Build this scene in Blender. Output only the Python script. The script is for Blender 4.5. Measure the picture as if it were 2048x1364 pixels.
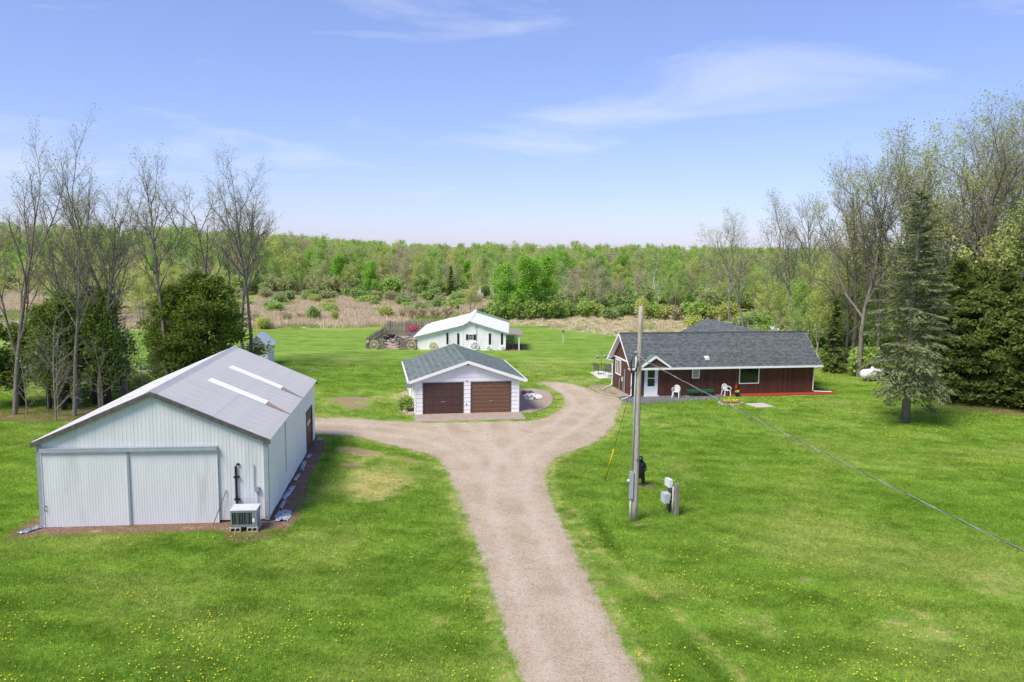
import bpy, math, random
import numpy as np
from mathutils import Matrix, Vector

for o in list(bpy.data.objects): bpy.data.objects.remove(o)
sc = bpy.context.scene
col = sc.collection
R = math.radians

# ------------------------------------------------------------------ camera
cd = bpy.data.cameras.new('camera'); cam = bpy.data.objects.new('camera', cd); col.objects.link(cam)
cd.sensor_width = 36; cd.lens = 28.0; cd.clip_start = .2; cd.clip_end = 6000
cam.matrix_world = Matrix.Translation((0, 0, 11)) @ Matrix.Rotation(R(90-6.81), 4, 'X') @ Matrix.Rotation(R(.66), 4, 'Z')
sc.camera = cam

# ------------------------------------------------------------------ sky, sun, exposure
SUN_EL, SUN_AZ = R(54), R(-134)          # azimuth measured from +y towards +x
w = bpy.data.worlds.new('World'); sc.world = w; w.use_nodes = True
nt = w.node_tree; nt.nodes.clear()
def wn(t, **k):
    n = nt.nodes.new(t)
    for a, b in k.items(): setattr(n, a, b)
    return n
sky = wn('ShaderNodeTexSky', sky_type='NISHITA', sun_disc=False, sun_elevation=SUN_EL, sun_rotation=SUN_AZ,
         altitude=300, air_density=1.0, dust_density=.35, ozone_density=3.0)
tint = wn('ShaderNodeMixRGB', blend_type='MULTIPLY'); tint.inputs[0].default_value = 1; tint.inputs[2].default_value = (1.12, 1.17, 1.66, 1)
gm_ = wn('ShaderNodeGamma'); gm_.inputs[1].default_value = .7; nt.links.new(sky.outputs[0], gm_.inputs[0]); nt.links.new(gm_.outputs[0], tint.inputs[1])
tc = wn('ShaderNodeTexCoord')
mp = wn('ShaderNodeMapping'); mp.inputs['Scale'].default_value = (1.0, 1.0, 5.0); mp.inputs['Location'].default_value = (4.4, 7.7, .1)
nz = wn('ShaderNodeTexNoise'); nz.inputs['Scale'].default_value = 2.3; nz.inputs['Detail'].default_value = 9; nz.inputs['Roughness'].default_value = .58; nz.inputs['Distortion'].default_value = .5
cr = wn('ShaderNodeValToRGB'); cr.color_ramp.elements[0].position = .545; cr.color_ramp.elements[1].position = .80
cr.color_ramp.elements[1].color = (.62, .62, .62, 1)
mx = wn('ShaderNodeMixRGB'); mx.inputs[2].default_value = (5.4, 5.6, 6.0, 1)
bg = wn('ShaderNodeBackground'); bg.inputs[1].default_value = .090
ow = wn('ShaderNodeOutputWorld')
for a, b in ((tc.outputs['Generated'], mp.inputs[0]), (mp.outputs[0], nz.inputs[0]), (nz.outputs[0], cr.inputs[0]), (cr.outputs[0], mx.inputs[0]),
             (tint.outputs[0], mx.inputs[1]), (mx.outputs[0], bg.inputs[0]), (bg.outputs[0], ow.inputs[0])): nt.links.new(a, b)

sl = bpy.data.lights.new('sun', 'SUN'); sl.energy = 2.55; sl.angle = R(24); sl.color = (1, .93, .81)
so = bpy.data.objects.new('sun', sl); col.objects.link(so)
sd = Vector((math.sin(SUN_AZ)*math.cos(SUN_EL), math.cos(SUN_AZ)*math.cos(SUN_EL), math.sin(SUN_EL)))
so.rotation_euler = sd.to_track_quat('Z', 'Y').to_euler(); so.location = (-20, 20, 60)

vs = sc.view_settings
vs.view_transform = 'Standard'; vs.look = 'None'; vs.gamma = 1; vs.use_curve_mapping = False; vs.exposure = 1.0
sc.render.engine = 'CYCLES'
sc.cycles.max_bounces = 6; sc.cycles.transparent_max_bounces = 8

# ------------------------------------------------------------------ node helpers and materials
class NT:
    def __init__(s, m): s.t = m.node_tree
    def n(s, typ, ins=None, **k):
        x = s.t.nodes.new(typ)
        for a, b in k.items(): setattr(x, a, b)
        for a, b in (ins or {}).items():
            if isinstance(b, bpy.types.NodeSocket): s.t.links.new(b, x.inputs[a])
            else: x.inputs[a].default_value = b
        return x
    def mixc(s, fac, a, b, bt='MIX'):
        def c(v): return v if isinstance(v, bpy.types.NodeSocket) else tuple(v)+((1,) if len(v) == 3 else ())
        return s.n('ShaderNodeMixRGB', {0: fac, 1: c(a), 2: c(b)}, blend_type=bt).outputs[0]
    def math(s, op, a, b=0, c=0, clamp=False):
        x = s.n('ShaderNodeMath', {0: a, 1: b, 2: c}, operation=op); x.use_clamp = clamp; return x.outputs[0]
    def noise(s, vec, scale, detail=4, rough=.55, dist=0):
        return s.n('ShaderNodeTexNoise', {'Vector': vec, 'Scale': scale, 'Detail': detail, 'Roughness': rough, 'Distortion': dist}).outputs[0]
    def step(s, v, lo, hi):
        x = s.n('ShaderNodeMapRange', {0: v, 1: lo, 2: hi, 3: 0., 4: 1.}); x.interpolation_type = 'SMOOTHSTEP'; return x.outputs[0]

def newmat(name):
    m = bpy.data.materials.new(name); m.use_nodes = True
    b = m.node_tree.nodes['Principled BSDF']; return m, NT(m), b

def mat(name, c, rough=.75, var=.12, scale=5, bump=0., bscale=40, spec=.3, metal=0, tintc=None, dirt=None, dscale=1.2, stretch=None, rand=0):
    """plain material: base colour with two scales of noise, optional per-piece tint colour (attribute), dirt stains and bump"""
    m, N, b = newmat(name)
    tcn = N.n('ShaderNodeTexCoord').outputs['Object']
    v = tcn
    if stretch: v = N.n('ShaderNodeMapping', {'Vector': tcn, 'Scale': stretch}).outputs[0]
    n1 = N.noise(v, scale, 6)
    lo = [x*(1-var) for x in c]; hi = [min(1, x*(1+var)) for x in c]
    cc = N.mixc(N.step(n1, .3, .7), lo, hi)
    if tintc:
        a = N.n('ShaderNodeAttribute', attribute_name='tint').outputs['Fac']
        cc = N.mixc(a, cc, tintc)
    if rand:
        oi = N.n('ShaderNodeObjectInfo').outputs['Random']
        cc = N.mixc(N.math('MULTIPLY', oi, rand), cc, [x*.35 for x in c])
    if dirt:
        n2 = N.noise(v, dscale, 8, .65)
        cc = N.mixc(N.math('MULTIPLY', N.step(n2, .52, .75), dirt[3]), cc, dirt[:3])
    m.node_tree.links.new(cc, b.inputs['Base Color'])
    b.inputs['Roughness'].default_value = rough; b.inputs['Metallic'].default_value = metal
    b.inputs['Specular IOR Level'].default_value = spec
    if bump:
        h = N.noise(v, bscale, 5)
        bp = N.n('ShaderNodeBump', {'Height': h, 'Strength': bump, 'Distance': .02})
        m.node_tree.links.new(bp.outputs[0], b.inputs['Normal'])
    return m

def leafmat(name, c1, c2, c3=None, trans=.35, rnd=.5):
    """leaf: colour varies from leaf to leaf (attribute tint) and from tree to tree"""
    m, N, b = newmat(name)
    a = N.n('ShaderNodeAttribute', attribute_name='tint').outputs['Fac']
    cc = N.mixc(a, c1, c2)
    oi = N.n('ShaderNodeObjectInfo').outputs['Random']
    if c3: cc = N.mixc(N.math('MULTIPLY', oi, rnd), cc, c3)
    b.inputs['Roughness'].default_value = .6; b.inputs['Specular IOR Level'].default_value = .2
    m.node_tree.links.new(cc, b.inputs['Base Color'])
    tr = N.n('ShaderNodeBsdfTranslucent'); m.node_tree.links.new(cc, tr.inputs[0])
    ms = N.n('ShaderNodeMixShader', {0: trans}); m.node_tree.links.new(b.outputs[0], ms.inputs[1]); m.node_tree.links.new(tr.outputs[0], ms.inputs[2])
    m.node_tree.links.new(ms.outputs[0], m.node_tree.nodes['Material Output'].inputs[0])
    return m

def glassmat(name, c, rough=.06):
    m, N, b = newmat(name)
    b.inputs['Base Color'].default_value = (*c, 1); b.inputs['Roughness'].default_value = rough; b.inputs['Specular IOR Level'].default_value = .7
    return m

# ------------------------------------------------------------------ the ground material (lawn, gravel, dirt, reeds), all in world space
def lawn_colour(N, P, dry):
    big = N.noise(P, .11, 5, .6, .6); mid = N.noise(P, .55, 6, .65, .4); fine = N.noise(P, 5.5, 5, .7)
    st = N.n('ShaderNodeMapping', {'Vector': P, 'Rotation': (0, 0, R(24)), 'Scale': (.35, 1.5, 1)}).outputs[0]
    stripe = N.noise(st, .55, 3, .5, .3)
    c = N.mixc(N.step(mid, .36, .64), (.108, .200, .022), (.165, .280, .040))
    c = N.mixc(N.math('MULTIPLY', N.step(stripe, .40, .66), .55), c, (.205, .330, .048))
    c = N.mixc(N.math('MULTIPLY', N.step(big, .48, .68), .6), c, (.275, .335, .095))
    c = N.mixc(N.math('MULTIPLY', N.step(big, .46, .28), .50), c, (.100, .205, .018))
    d2 = N.math('ADD', dry, N.math('MULTIPLY_ADD', N.noise(P, 1.1, 8, .75), 2.6, -1.62))
    c = N.mixc(N.math('MULTIPLY', N.step(d2, .12, .85), .8), c, (.40, .37, .16))
    c = N.mixc(N.math('MULTIPLY', N.step(fine, .35, .75), .5), c, N.mixc(1., c, (1.7, 1.55, 1.6), 'MULTIPLY'))
    c = N.mixc(N.math('MULTIPLY', N.step(fine, .5, .25), .45), c, N.mixc(1., c, (.55, .55, .5), 'MULTIPLY'))
    c = N.mixc(N.math('MULTIPLY', N.step(N.math('ADD', N.math('MULTIPLY', dry, -1.), N.math('MULTIPLY_ADD', mid, .5, -.25)), .10, .42), .75), c, (.055, .135, .012))
    wv = N.n('ShaderNodeTexWave', {'Vector': N.n('ShaderNodeMapping', {'Vector': P, 'Rotation': (0, 0, R(-58))}).outputs[0], 'Scale': .22, 'Distortion': 2.2, 'Detail': 2., 'Detail Scale': .6}).outputs['Fac']
    c = N.mixc(N.math('MULTIPLY', N.step(wv, .35, .65), .22), c, N.mixc(1., c, (1.45, 1.3, 1.5), 'MULTIPLY'))
    vf = N.noise(P, 16., 3, .7)
    c = N.mixc(N.math('MULTIPLY', N.step(vf, .42, .70), .55), c, N.mixc(1., c, (1.5, 1.4, 1.5), 'MULTIPLY'))
    c = N.mixc(N.math('MULTIPLY', N.step(vf, .52, .30), .45), c, N.mixc(1., c, (.58, .6, .55), 'MULTIPLY'))
    return c

def ground_material():
    m, N, b = newmat('ground')
    P = N.n('ShaderNodeNewGeometry').outputs['Position']
    A = {k: N.n('ShaderNodeAttribute', attribute_name=k).outputs['Fac'] for k in ('gravel', 'dirt', 'dry', 'reed', 'track')}
    edge = N.math('MULTIPLY_ADD', N.noise(P, 1.6, 8, .72), 1.3, -.65)
    edge2 = N.math('MULTIPLY_ADD', N.noise(P, 7., 5, .7), .7, -.35)
    jit = N.math('ADD', edge, edge2)
    c = lawn_colour(N, P, A['dry'])
    # reeds and rough pale grass
    rn = N.noise(P, .35, 6, .65); 
    rc = N.mixc(N.step(rn, .35, .65), (.52, .42, .30), (.66, .56, .42))
    rc = N.mixc(N.math('MULTIPLY', N.step(N.noise(P, .13, 4), .52, .66), .8), rc, (.20, .25, .06))
    c = N.mixc(N.step(N.math('ADD', A['reed'], N.math('MULTIPLY', edge, .5)), .35, .65), c, rc)
    # bare dirt
    dc = N.mixc(N.noise(P, 3.5, 7, .7), (.24, .15, .095), (.40, .29, .20))
    c = N.mixc(N.step(N.math('ADD', A['dirt'], N.math('MULTIPLY', jit, 1.5)), .40, .80), c, dc)
    # gravel
    vor = N.n('ShaderNodeTexVoronoi', {'Vector': P, 'Scale': 26.}).outputs['Color']
    g1 = N.mixc(N.step(N.noise(P, .5, 7, .65, .5), .3, .7), (.41, .32, .215), (.53, .43, .315))
    g1 = N.mixc(N.math('MULTIPLY', A['track'], N.math('MULTIPLY_ADD', N.step(N.noise(P, .8, 6, .7), .3, .7), .4, .4)), g1, (.60, .50, .40))
    g1 = N.mixc(N.math('MULTIPLY', N.step(N.noise(P, 2.5, 6, .7), .5, .75), .5), g1, (.31, .235, .175))
    sp = N.n('ShaderNodeSeparateColor', {0: vor}).outputs[0]
    g1 = N.mixc(N.math('MULTIPLY', N.step(sp, .70, .95), .45), g1, (.58, .51, .44))
    g1 = N.mixc(N.math('MULTIPLY', N.step(sp, .30, .05), .45), g1, (.20, .155, .13))
    gm = N.step(N.math('ADD', A['gravel'], N.math('MULTIPLY', jit, .8)), .38, .62)
    c = N.mixc(gm, c, g1)
    m.node_tree.links.new(c, b.inputs['Base Color'])
    b.inputs['Roughness'].default_value = .92; b.inputs['Specular IOR Level'].default_value = .1
    h = N.math('ADD', N.math('MULTIPLY', N.noise(P, 9., 6, .75), 1.), N.math('MULTIPLY', N.noise(P, 45., 3, .7), .5))
    bp = N.n('ShaderNodeBump', {'Height': h, 'Strength': .8, 'Distance': .06}); m.node_tree.links.new(bp.outputs[0], b.inputs['Normal'])
    return m
GROUND = ground_material()

def grass_material():
    m, N, b = newmat('grass_blades')
    P = N.n('ShaderNodeNewGeometry').outputs['Position']
    dry = N.n('ShaderNodeAttribute', attribute_name='dry', attribute_type='INSTANCER').outputs['Fac']
    c = lawn_colour(N, P, dry)
    t = N.n('ShaderNodeAttribute', attribute_name='tint').outputs['Fac']
    c = N.mixc(t, N.mixc(1., c, (1.15, 1.15, 1.0), 'MULTIPLY'), N.mixc(1., c, (2.1, 1.9, 1.8), 'MULTIPLY'))
    b.inputs['Roughness'].default_value = .7; b.inputs['Specular IOR Level'].default_value = .15
    m.node_tree.links.new(c, b.inputs['Base Color'])
    tr = N.n('ShaderNodeBsdfTranslucent', {0: c}); ms = N.n('ShaderNodeMixShader', {0: .45, 1: b.outputs[0], 2: tr.outputs[0]})
    m.node_tree.links.new(ms.outputs[0], m.node_tree.nodes['Material Output'].inputs[0])
    return m

M = {
 'metal_wall': mat('white_metal_siding', (.66, .665, .675), .5, .04, 2, dirt=(.44, .44, .43, .5), dscale=.9, spec=.4, stretch=(1, 1, .25)),
 'metal_roof': mat('grey_metal_roofing', (.48, .47, .455), .42, .06, 1.5, dirt=(.45, .455, .47, .5), dscale=.6, spec=.45, rand=.05),
 'metal_side': mat('lighter_white_metal_siding', (.92, .915, .90), .45, .03, 2, dirt=(.70, .68, .64, .35), dscale=.9, spec=.4, stretch=(1, 1, .25)),  # long side walls set a lighter white than the front sheets
 'skylight': mat('translucent_panel', (.95, .95, .94), .35, .02, 3),
 'rust': mat('rusty_streak', (.36, .23, .17), .8, .3, 6),
 'grey_trim': mat('blue_grey_trim', (.31, .335, .36), .5, .06, 4),
 'dark_trim': mat('weathered_dark_trim', (.10, .092, .085), .7, .3, 6),
 'black_plastic': mat('black_plastic', (.015, .015, .017), .45, .1, 5),
 'grey_metal': mat('galvanised_grey', (.30, .33, .345), .45, .1, 8, metal=.3),
 'ac_grey': mat('cabinet_grey', (.33, .37, .38), .5, .06, 4),
 'ac_top': mat('cabinet_top', (.55, .585, .60), .45, .06, 4),
 'ac_green': mat('grille_green_grey', (.20, .245, .215), .5, .1, 8),
 'sticker': mat('white_sticker', (.82, .82, .8), .5, .02, 5),
 'cinder': mat('concrete_block', (.46, .40, .33), .9, .2, 9, bump=.4),
 'tarp': mat('crumpled_plastic', (.33, .36, .42), .3, .5, 9, spec=.6),
 'mulch': mat('brown_mulch', (.19, .115, .075), .95, .5, 14, bump=1., bscale=30, dirt=(.36, .27, .16, .9), dscale=1.8),
 'red_mulch': mat('red_mulch', (.34, .045, .026), .95, .35, 16, bump=1., bscale=26),
 'pink_gravel': mat('pinkish_gravel', (.36, .275, .215), .95, .45, 12, bump=1., bscale=22),
 'white_wall': mat('white_painted_siding', (.88, .85, .86), .6, .03, 2, dirt=(.60, .59, .56, .3), dscale=.8),
 'white_trim': mat('white_trim', (.86, .86, .86), .5, .02, 3),
 'brown_door_a': mat('dark_brown_panel_door', (.085, .048, .038), .55, .15, 6, stretch=(1, 1, 9)),
 'brown_door_b': mat('warm_brown_door', (.165, .085, .045), .5, .22, 5, stretch=(.6, 1, 7)),
 'concrete_pink': mat('pink_concrete', (.36, .285, .235), .9, .12, 2.5, dirt=(.32, .25, .21, .6), dscale=1.5, bump=.2),
 'concrete': mat('pale_concrete', (.50, .455, .40), .9, .15, 3, bump=.2),
 'concrete_white': mat('white_concrete', (.62, .585, .53), .9, .1, 3),
 'dark_path': mat('dark_grey_path', (.145, .145, .155), .9, .18, 4, dirt=(.19, .185, .185, .7), dscale=1.2, bump=.3),
 'shingle_grey': mat('charcoal_shingles', (.068, .078, .084), .9, .15, 12, tintc=(.15, .167, .165), bump=.35, bscale=60),
 'shingle_green': mat('grey_green_shingles', (.105, .130, .124), .9, .14, 12, tintc=(.165, .205, .19), bump=.35, bscale=60),
 'ridge_dark': mat('dark_ridge_shingles', (.045, .05, .055), .9, .2, 10),
 'shingle_dim': mat('green_dormer_shingles', (.10, .16, .13), .9, .14, 12, tintc=(.16, .22, .185)),
 'brown_siding': mat('red_brown_wood_siding', (.125, .054, .034), .75, .25, 6, tintc=(.09, .034, .024), stretch=(3, 3, .5), bump=.15),
 'brown_back': mat('dark_groove', (.025, .010, .007), .9, .1, 5),
 'glass_dark': glassmat('dark_window_glass', (.012, .022, .018)),
 'glass_grey': glassmat('grey_window_glass', (.055, .062, .06), .1),
 'blind': mat('window_blind', (.42, .36, .30), .8, .1, 5),
 'white_paint': mat('white_gloss_paint', (.78, .79, .80), .4, .02, 4),
 'white_plastic': mat('white_plastic', (.80, .79, .78), .4, .03, 6),
 'green_paint': mat('green_painted_wood', (.018, .115, .055), .5, .15, 6),
 'pole_wood': mat('weathered_pole_wood', (.40, .345, .285), .9, .3, 10, stretch=(6, 6, .35), bump=.5, bscale=25, dirt=(.15, .12, .10, .7), dscale=6),
 'old_wood': mat('weathered_grey_wood', (.235, .205, .185), .9, .3, 8, stretch=(5, 5, .5), bump=.4, rand=.5),
 'post_wood': mat('grey_brown_post', (.25, .215, .165), .9, .25, 8, stretch=(4, 4, .5), bump=.4),
 'yellow_guard': mat('yellow_plastic', (.80, .62, .01), .45, .05, 5),
 'wire': mat('steel_wire', (.06, .06, .062), .5, .2, 9),
 'cable_light': mat('bare_aluminium_cable', (.30, .30, .30), .45, .3, 12),
 'bear_black': mat('glossy_black_carving', (.012, .013, .016), .35, .3, 9, spec=.5),
 'cream_paint': mat('cream_paint', (.66, .60, .33), .6, .1, 6),
 'shutter_black': mat('black_shutter', (.018, .02, .027), .5, .1, 5),
 'white_roof': mat('white_coated_roof', (.80, .80, .80), .55, .05, 1.2, dirt=(.66, .66, .65, .5), dscale=.7),
 'green_roof': mat('green_metal_roof', (.20, .26, .14), .5, .08, 3),
 'porch_roof': mat('porch_roof', (.30, .25, .22), .85, .15, 5),
 'stone_white': mat('white_stone', (.74, .71, .68), .85, .12, 7, rand=.25),
 'stone_dark': mat('dark_stone', (.10, .085, .078), .9, .3, 7, rand=.4),
 'stone_tan': mat('tan_stone', (.50, .42, .32), .9, .2, 7, rand=.4),
 'bark': mat('grey_brown_bark', (.20, .172, .145), .95, .35, 6, stretch=(3, 3, .5), bump=.5, bscale=14, dirt=(.24, .23, .20, .6), dscale=3),
 'bark_dark': mat('dark_bark', (.075, .055, .045), .95, .35, 6, stretch=(3, 3, .5), bump=.5, bscale=14),
 'bark_pale': mat('pale_birch_bark', (.70, .67, .60), .9, .25, 5),
 'bark_far': mat('far_bark', (.44, .39, .33), .95, .3, 3, rand=.5),
 'dead_twig': mat('dead_grey_twigs', (.25, .225, .195), .95, .2, 4),
 'pink_flower': mat('pink_flowers', (.72, .05, .20), .6, .3, 20),
 'yellow_flower': mat('yellow_flowers', (.85, .66, .02), .6, .15, 20),
 'orange_flower': mat('orange_flowers', (.75, .20, .03), .6, .3, 20),
 'red_paint': mat('red_paint', (.45, .03, .03), .5, .1, 6),
 'blue_pot': mat('dark_blue_pot', (.03, .045, .09), .35, .1, 6),
 'mesh_chair': mat('grey_mesh_fabric', (.17, .165, .155), .7, .1, 6),
 'tank_white': mat('white_tank_paint', (.80, .81, .82), .35, .03, 3),
 'bud': leafmat('spring_buds', (.30, .34, .07), (.48, .52, .13), (.32, .30, .10), .4, .5),
 'leaf_fresh': leafmat('fresh_green_leaves', (.33, .50, .10), (.54, .68, .20), (.38, .52, .16), .55, .6),
 'leaf_yellow': leafmat('yellow_green_leaves', (.54, .60, .14), (.68, .72, .27), (.48, .54, .17), .55, .7),
 'leaf_olive': leafmat('olive_leaves', (.40, .44, .19), (.54, .56, .27), (.54, .50, .31), .55, .8),
 'leaf_bright': leafmat('bright_green_leaves', (.26, .52, .05), (.42, .66, .12), (.38, .60, .10), .55, .5),
 'leaf_brown': leafmat('russet_buds', (.53, .42, .29), (.63, .50, .34), (.56, .50, .34), .5, .8),
 'leaf_shrub': leafmat('shrub_leaves', (.25, .40, .10), (.40, .55, .18), (.43, .50, .22), .55, .8),
 'leaf_white': leafmat('white_blossom', (.66, .64, .56), (.82, .80, .74), None, .2),
 'spruce': leafmat('blue_green_needles', (.150, .180, .080), (.32, .35, .16), None, .35),
 'cedar': leafmat('cedar_sprays', (.10, .165, .03), (.30, .38, .07), (.18, .25, .04), .4, .5),
 'cedar_dark': leafmat('dark_cedar_sprays', (.085, .135, .035), (.30, .35, .08), (.17, .21, .05), .45, .5),
 'reed': leafmat('dry_reeds', (.74, .62, .45), (.80, .68, .47), None, .35),
 'reed_green': leafmat('rough_grass', (.24, .36, .09), (.62, .62, .28), None, .4),
 'dandelion': mat('dandelion_yellow', (.80, .74, .03), .6, .1, 20),
 'grass': grass_material(),
}

# ------------------------------------------------------------------ mesh building
def tag(o, label=None, cat=None, group=None, kind=None):
    if label: o['label'] = label
    if cat: o['category'] = cat
    if group: o['group'] = group
    if kind: o['kind'] = kind
    return o
def empty(name, loc=(0, 0, 0), rz=0, label=None, cat=None, group=None):
    o = bpy.data.objects.new(name, None); col.objects.link(o); o.location = loc; o.rotation_euler = (0, 0, rz); o.empty_display_size = .3
    return tag(o, label, cat, group)
def link(name, me, parent=None, loc=None):
    o = bpy.data.objects.new(name, me); col.objects.link(o); o.parent = parent
    if loc is not None: o.location = loc
    return o
def copy_tree(o, parent=None):
    c = o.copy(); col.objects.link(c); c.parent = parent
    for ch in o.children: copy_tree(ch, c)
    return c

class MB:
    def __init__(s): s.v = []; s.f = []; s.t = []; s.nv = 0
    def add(s, V, F, tint=0.):
        s.v.append(np.asarray(V, float).reshape(-1, 3)); 
        for q in F: s.f.append([i+s.nv for i in q]); s.t.append(tint)
        s.nv += len(s.v[-1]); return s
    def hexa(s, p, tint=0.):      # p: 4 bottom (ccw from above) + 4 top
        return s.add(p, [(3, 2, 1, 0), (4, 5, 6, 7), (0, 1, 5, 4), (1, 2, 6, 5), (2, 3, 7, 6), (3, 0, 4, 7)], tint)
    def box(s, x0, x1, y0, y1, z0, z1, tint=0.):
        return s.hexa([(x0, y0, z0), (x1, y0, z0), (x1, y1, z0), (x0, y1, z0), (x0, y0, z1), (x1, y0, z1), (x1, y1, z1), (x0, y1, z1)], tint)
    def bar(s, a, b, wd, h, tint=0.):          # rectangular bar between two points
        a = Vector(a); b = Vector(b); d = (b-a).normalized(); up = Vector((0, 0, 1)) if abs(d.z) < .95 else Vector((0, 1, 0))
        sx = d.cross(up).normalized()*wd/2; u = sx.cross(d).normalized()*h/2
        return s.add([a-sx-u, a+sx-u, a+sx+u, a-sx+u, b-sx-u, b+sx-u, b+sx+u, b-sx+u], [(0, 1, 2, 3), (7, 6, 5, 4), (0, 4, 5, 1), (1, 5, 6, 2), (2, 6, 7, 3), (3, 7, 4, 0)], tint)
    def tube(s, pts, rad, n=6, tint=0., cap=True):
        pts = [Vector(p) for p in pts]; m = len(pts)
        if not hasattr(rad, '__len__'): rad = [rad]*m
        V = []; F = []
        for i in range(m):
            d = (pts[min(i+1, m-1)]-pts[max(i-1, 0)]).normalized()
            ref = Vector((0, 0, 1)) if abs(d.z) < .9 else Vector((1, 0, 0))
            a = d.cross(ref).normalized(); b = d.cross(a)
            for k in range(n):
                t = 2*math.pi*k/n; V.append(pts[i]+a*(math.cos(t)*rad[i])+b*(math.sin(t)*rad[i]))
        for i in range(m-1):
            for k in range(n):
                k2 = (k+1) % n; F.append((i*n+k, i*n+k2, (i+1)*n+k2, (i+1)*n+k))
        if cap: F.append(tuple(range(n))[::-1]); F.append(tuple((m-1)*n+k for k in range(n)))
        return s.add(V, F, tint)
    def lathe(s, prof, n=16, c=(0, 0, 0), tint=0.):     # prof: (r,z)
        V = [(c[0]+r*math.cos(2*math.pi*k/n), c[1]+r*math.sin(2*math.pi*k/n), c[2]+z) for r, z in prof for k in range(n)]
        F = [(i*n+k, i*n+(k+1) % n, (i+1)*n+(k+1) % n, (i+1)*n+k) for i in range(len(prof)-1) for k in range(n)]
        return s.add(V, F, tint)
    def poly(s, pts, tint=0.): return s.add(pts, [tuple(range(len(pts)))], tint)
    def prism(s, pts, dz):       # vertical prism from a plan outline
        n = len(pts); V = [(x, y, z) for x, y, z in pts]+[(x, y, z+dz) for x, y, z in pts]
        return s.add(V, [tuple(range(n))[::-1], tuple(range(n, 2*n))]+[(i, (i+1) % n, n+(i+1) % n, n+i) for i in range(n)])
    def mesh(s, name, m, smooth=False):
        me = bpy.data.meshes.new(name)
        me.from_pydata(np.concatenate(s.v).tolist(), [], s.f); me.materials.append(m)
        if any(s.t): me.attributes.new('tint', 'FLOAT', 'FACE').data.foreach_set('value', np.array(s.t, 'f'))
        if smooth: me.polygons.foreach_set('use_smooth', [True]*len(me.polygons))
        me.update(); return me
    def build(s, name, m, parent=None, smooth=False, loc=None): return link(name, s.mesh(name, m, smooth), parent, loc)

def quads_mesh(name, V, m, tint=None, extra=None):
    """V: (n,4,3) quads. extra: (verts, faces) of a second material appended before"""
    me = bpy.data.meshes.new(name); n = len(V)
    me.vertices.add(n*4); me.vertices.foreach_set('co', V.reshape(-1).astype('f'))
    me.loops.add(n*4); me.loops.foreach_set('vertex_index', np.arange(n*4, dtype='i'))
    me.polygons.add(n); me.polygons.foreach_set('loop_start', np.arange(0, n*4, 4, dtype='i'))
    me.materials.append(m)
    if tint is not None: me.attributes.new('tint', 'FLOAT', 'FACE').data.foreach_set('value', np.asarray(tint, 'f'))
    me.update(calc_edges=True); return me

# ------------------------------------------------------------------ scatter (geometry nodes) for uncountable cover
def scatter(name, pts, rotz, scale, kinds, sources, dry=None):
    me = bpy.data.meshes.new(name); n = len(pts)
    me.vertices.add(n); me.vertices.foreach_set('co', np.asarray(pts, 'f').reshape(-1))
    def at(k, t, v): me.attributes.new(k, t, 'POINT').data.foreach_set('value' if t != 'FLOAT_VECTOR' else 'vector', np.asarray(v, 'f' if t != 'INT' else 'i').reshape(-1))
    at('rz', 'FLOAT', rotz); at('sc', 'FLOAT', scale); at('kd', 'INT', kinds)
    at('dry', 'FLOAT', dry if dry is not None else np.zeros(n))
    o = link(name, me); g = bpy.data.node_groups.new(name, 'GeometryNodeTree')
    g.interface.new_socket('Geometry', in_out='INPUT', socket_type='NodeSocketGeometry'); g.interface.new_socket('Geometry', in_out='OUTPUT', socket_type='NodeSocketGeometry')
    L = g.links.new; gi = g.nodes.new('NodeGroupInput'); go = g.nodes.new('NodeGroupOutput'); j = g.nodes.new('GeometryNodeJoinGeometry')
    def na(k, t): x = g.nodes.new('GeometryNodeInputNamedAttribute'); x.data_type = t; x.inputs['Name'].default_value = k; return x.outputs['Attribute']
    rz, s_, kd = na('rz', 'FLOAT'), na('sc', 'FLOAT'), na('kd', 'INT')
    cx = g.nodes.new('ShaderNodeCombineXYZ'); L(rz, cx.inputs[2])
    for k, src in enumerate(sources):
        oi = g.nodes.new('GeometryNodeObjectInfo'); oi.inputs['Object'].default_value = src; oi.inputs['As Instance'].default_value = True
        cmp = g.nodes.new('FunctionNodeCompare'); cmp.data_type = 'INT'; cmp.operation = 'EQUAL'; L(kd, cmp.inputs[2]); cmp.inputs[3].default_value = k
        ip = g.nodes.new('GeometryNodeInstanceOnPoints'); L(gi.outputs[0], ip.inputs['Points']); L(cmp.outputs[0], ip.inputs['Selection'])
        L(oi.outputs['Geometry'], ip.inputs['Instance']); L(cx.outputs[0], ip.inputs['Rotation']); L(s_, ip.inputs['Scale']); L(ip.outputs[0], j.inputs[0])
    L(j.outputs[0], go.inputs[0])
    md = o.modifiers.new('scatter', 'NODES'); md.node_group = g
    return o

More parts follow.
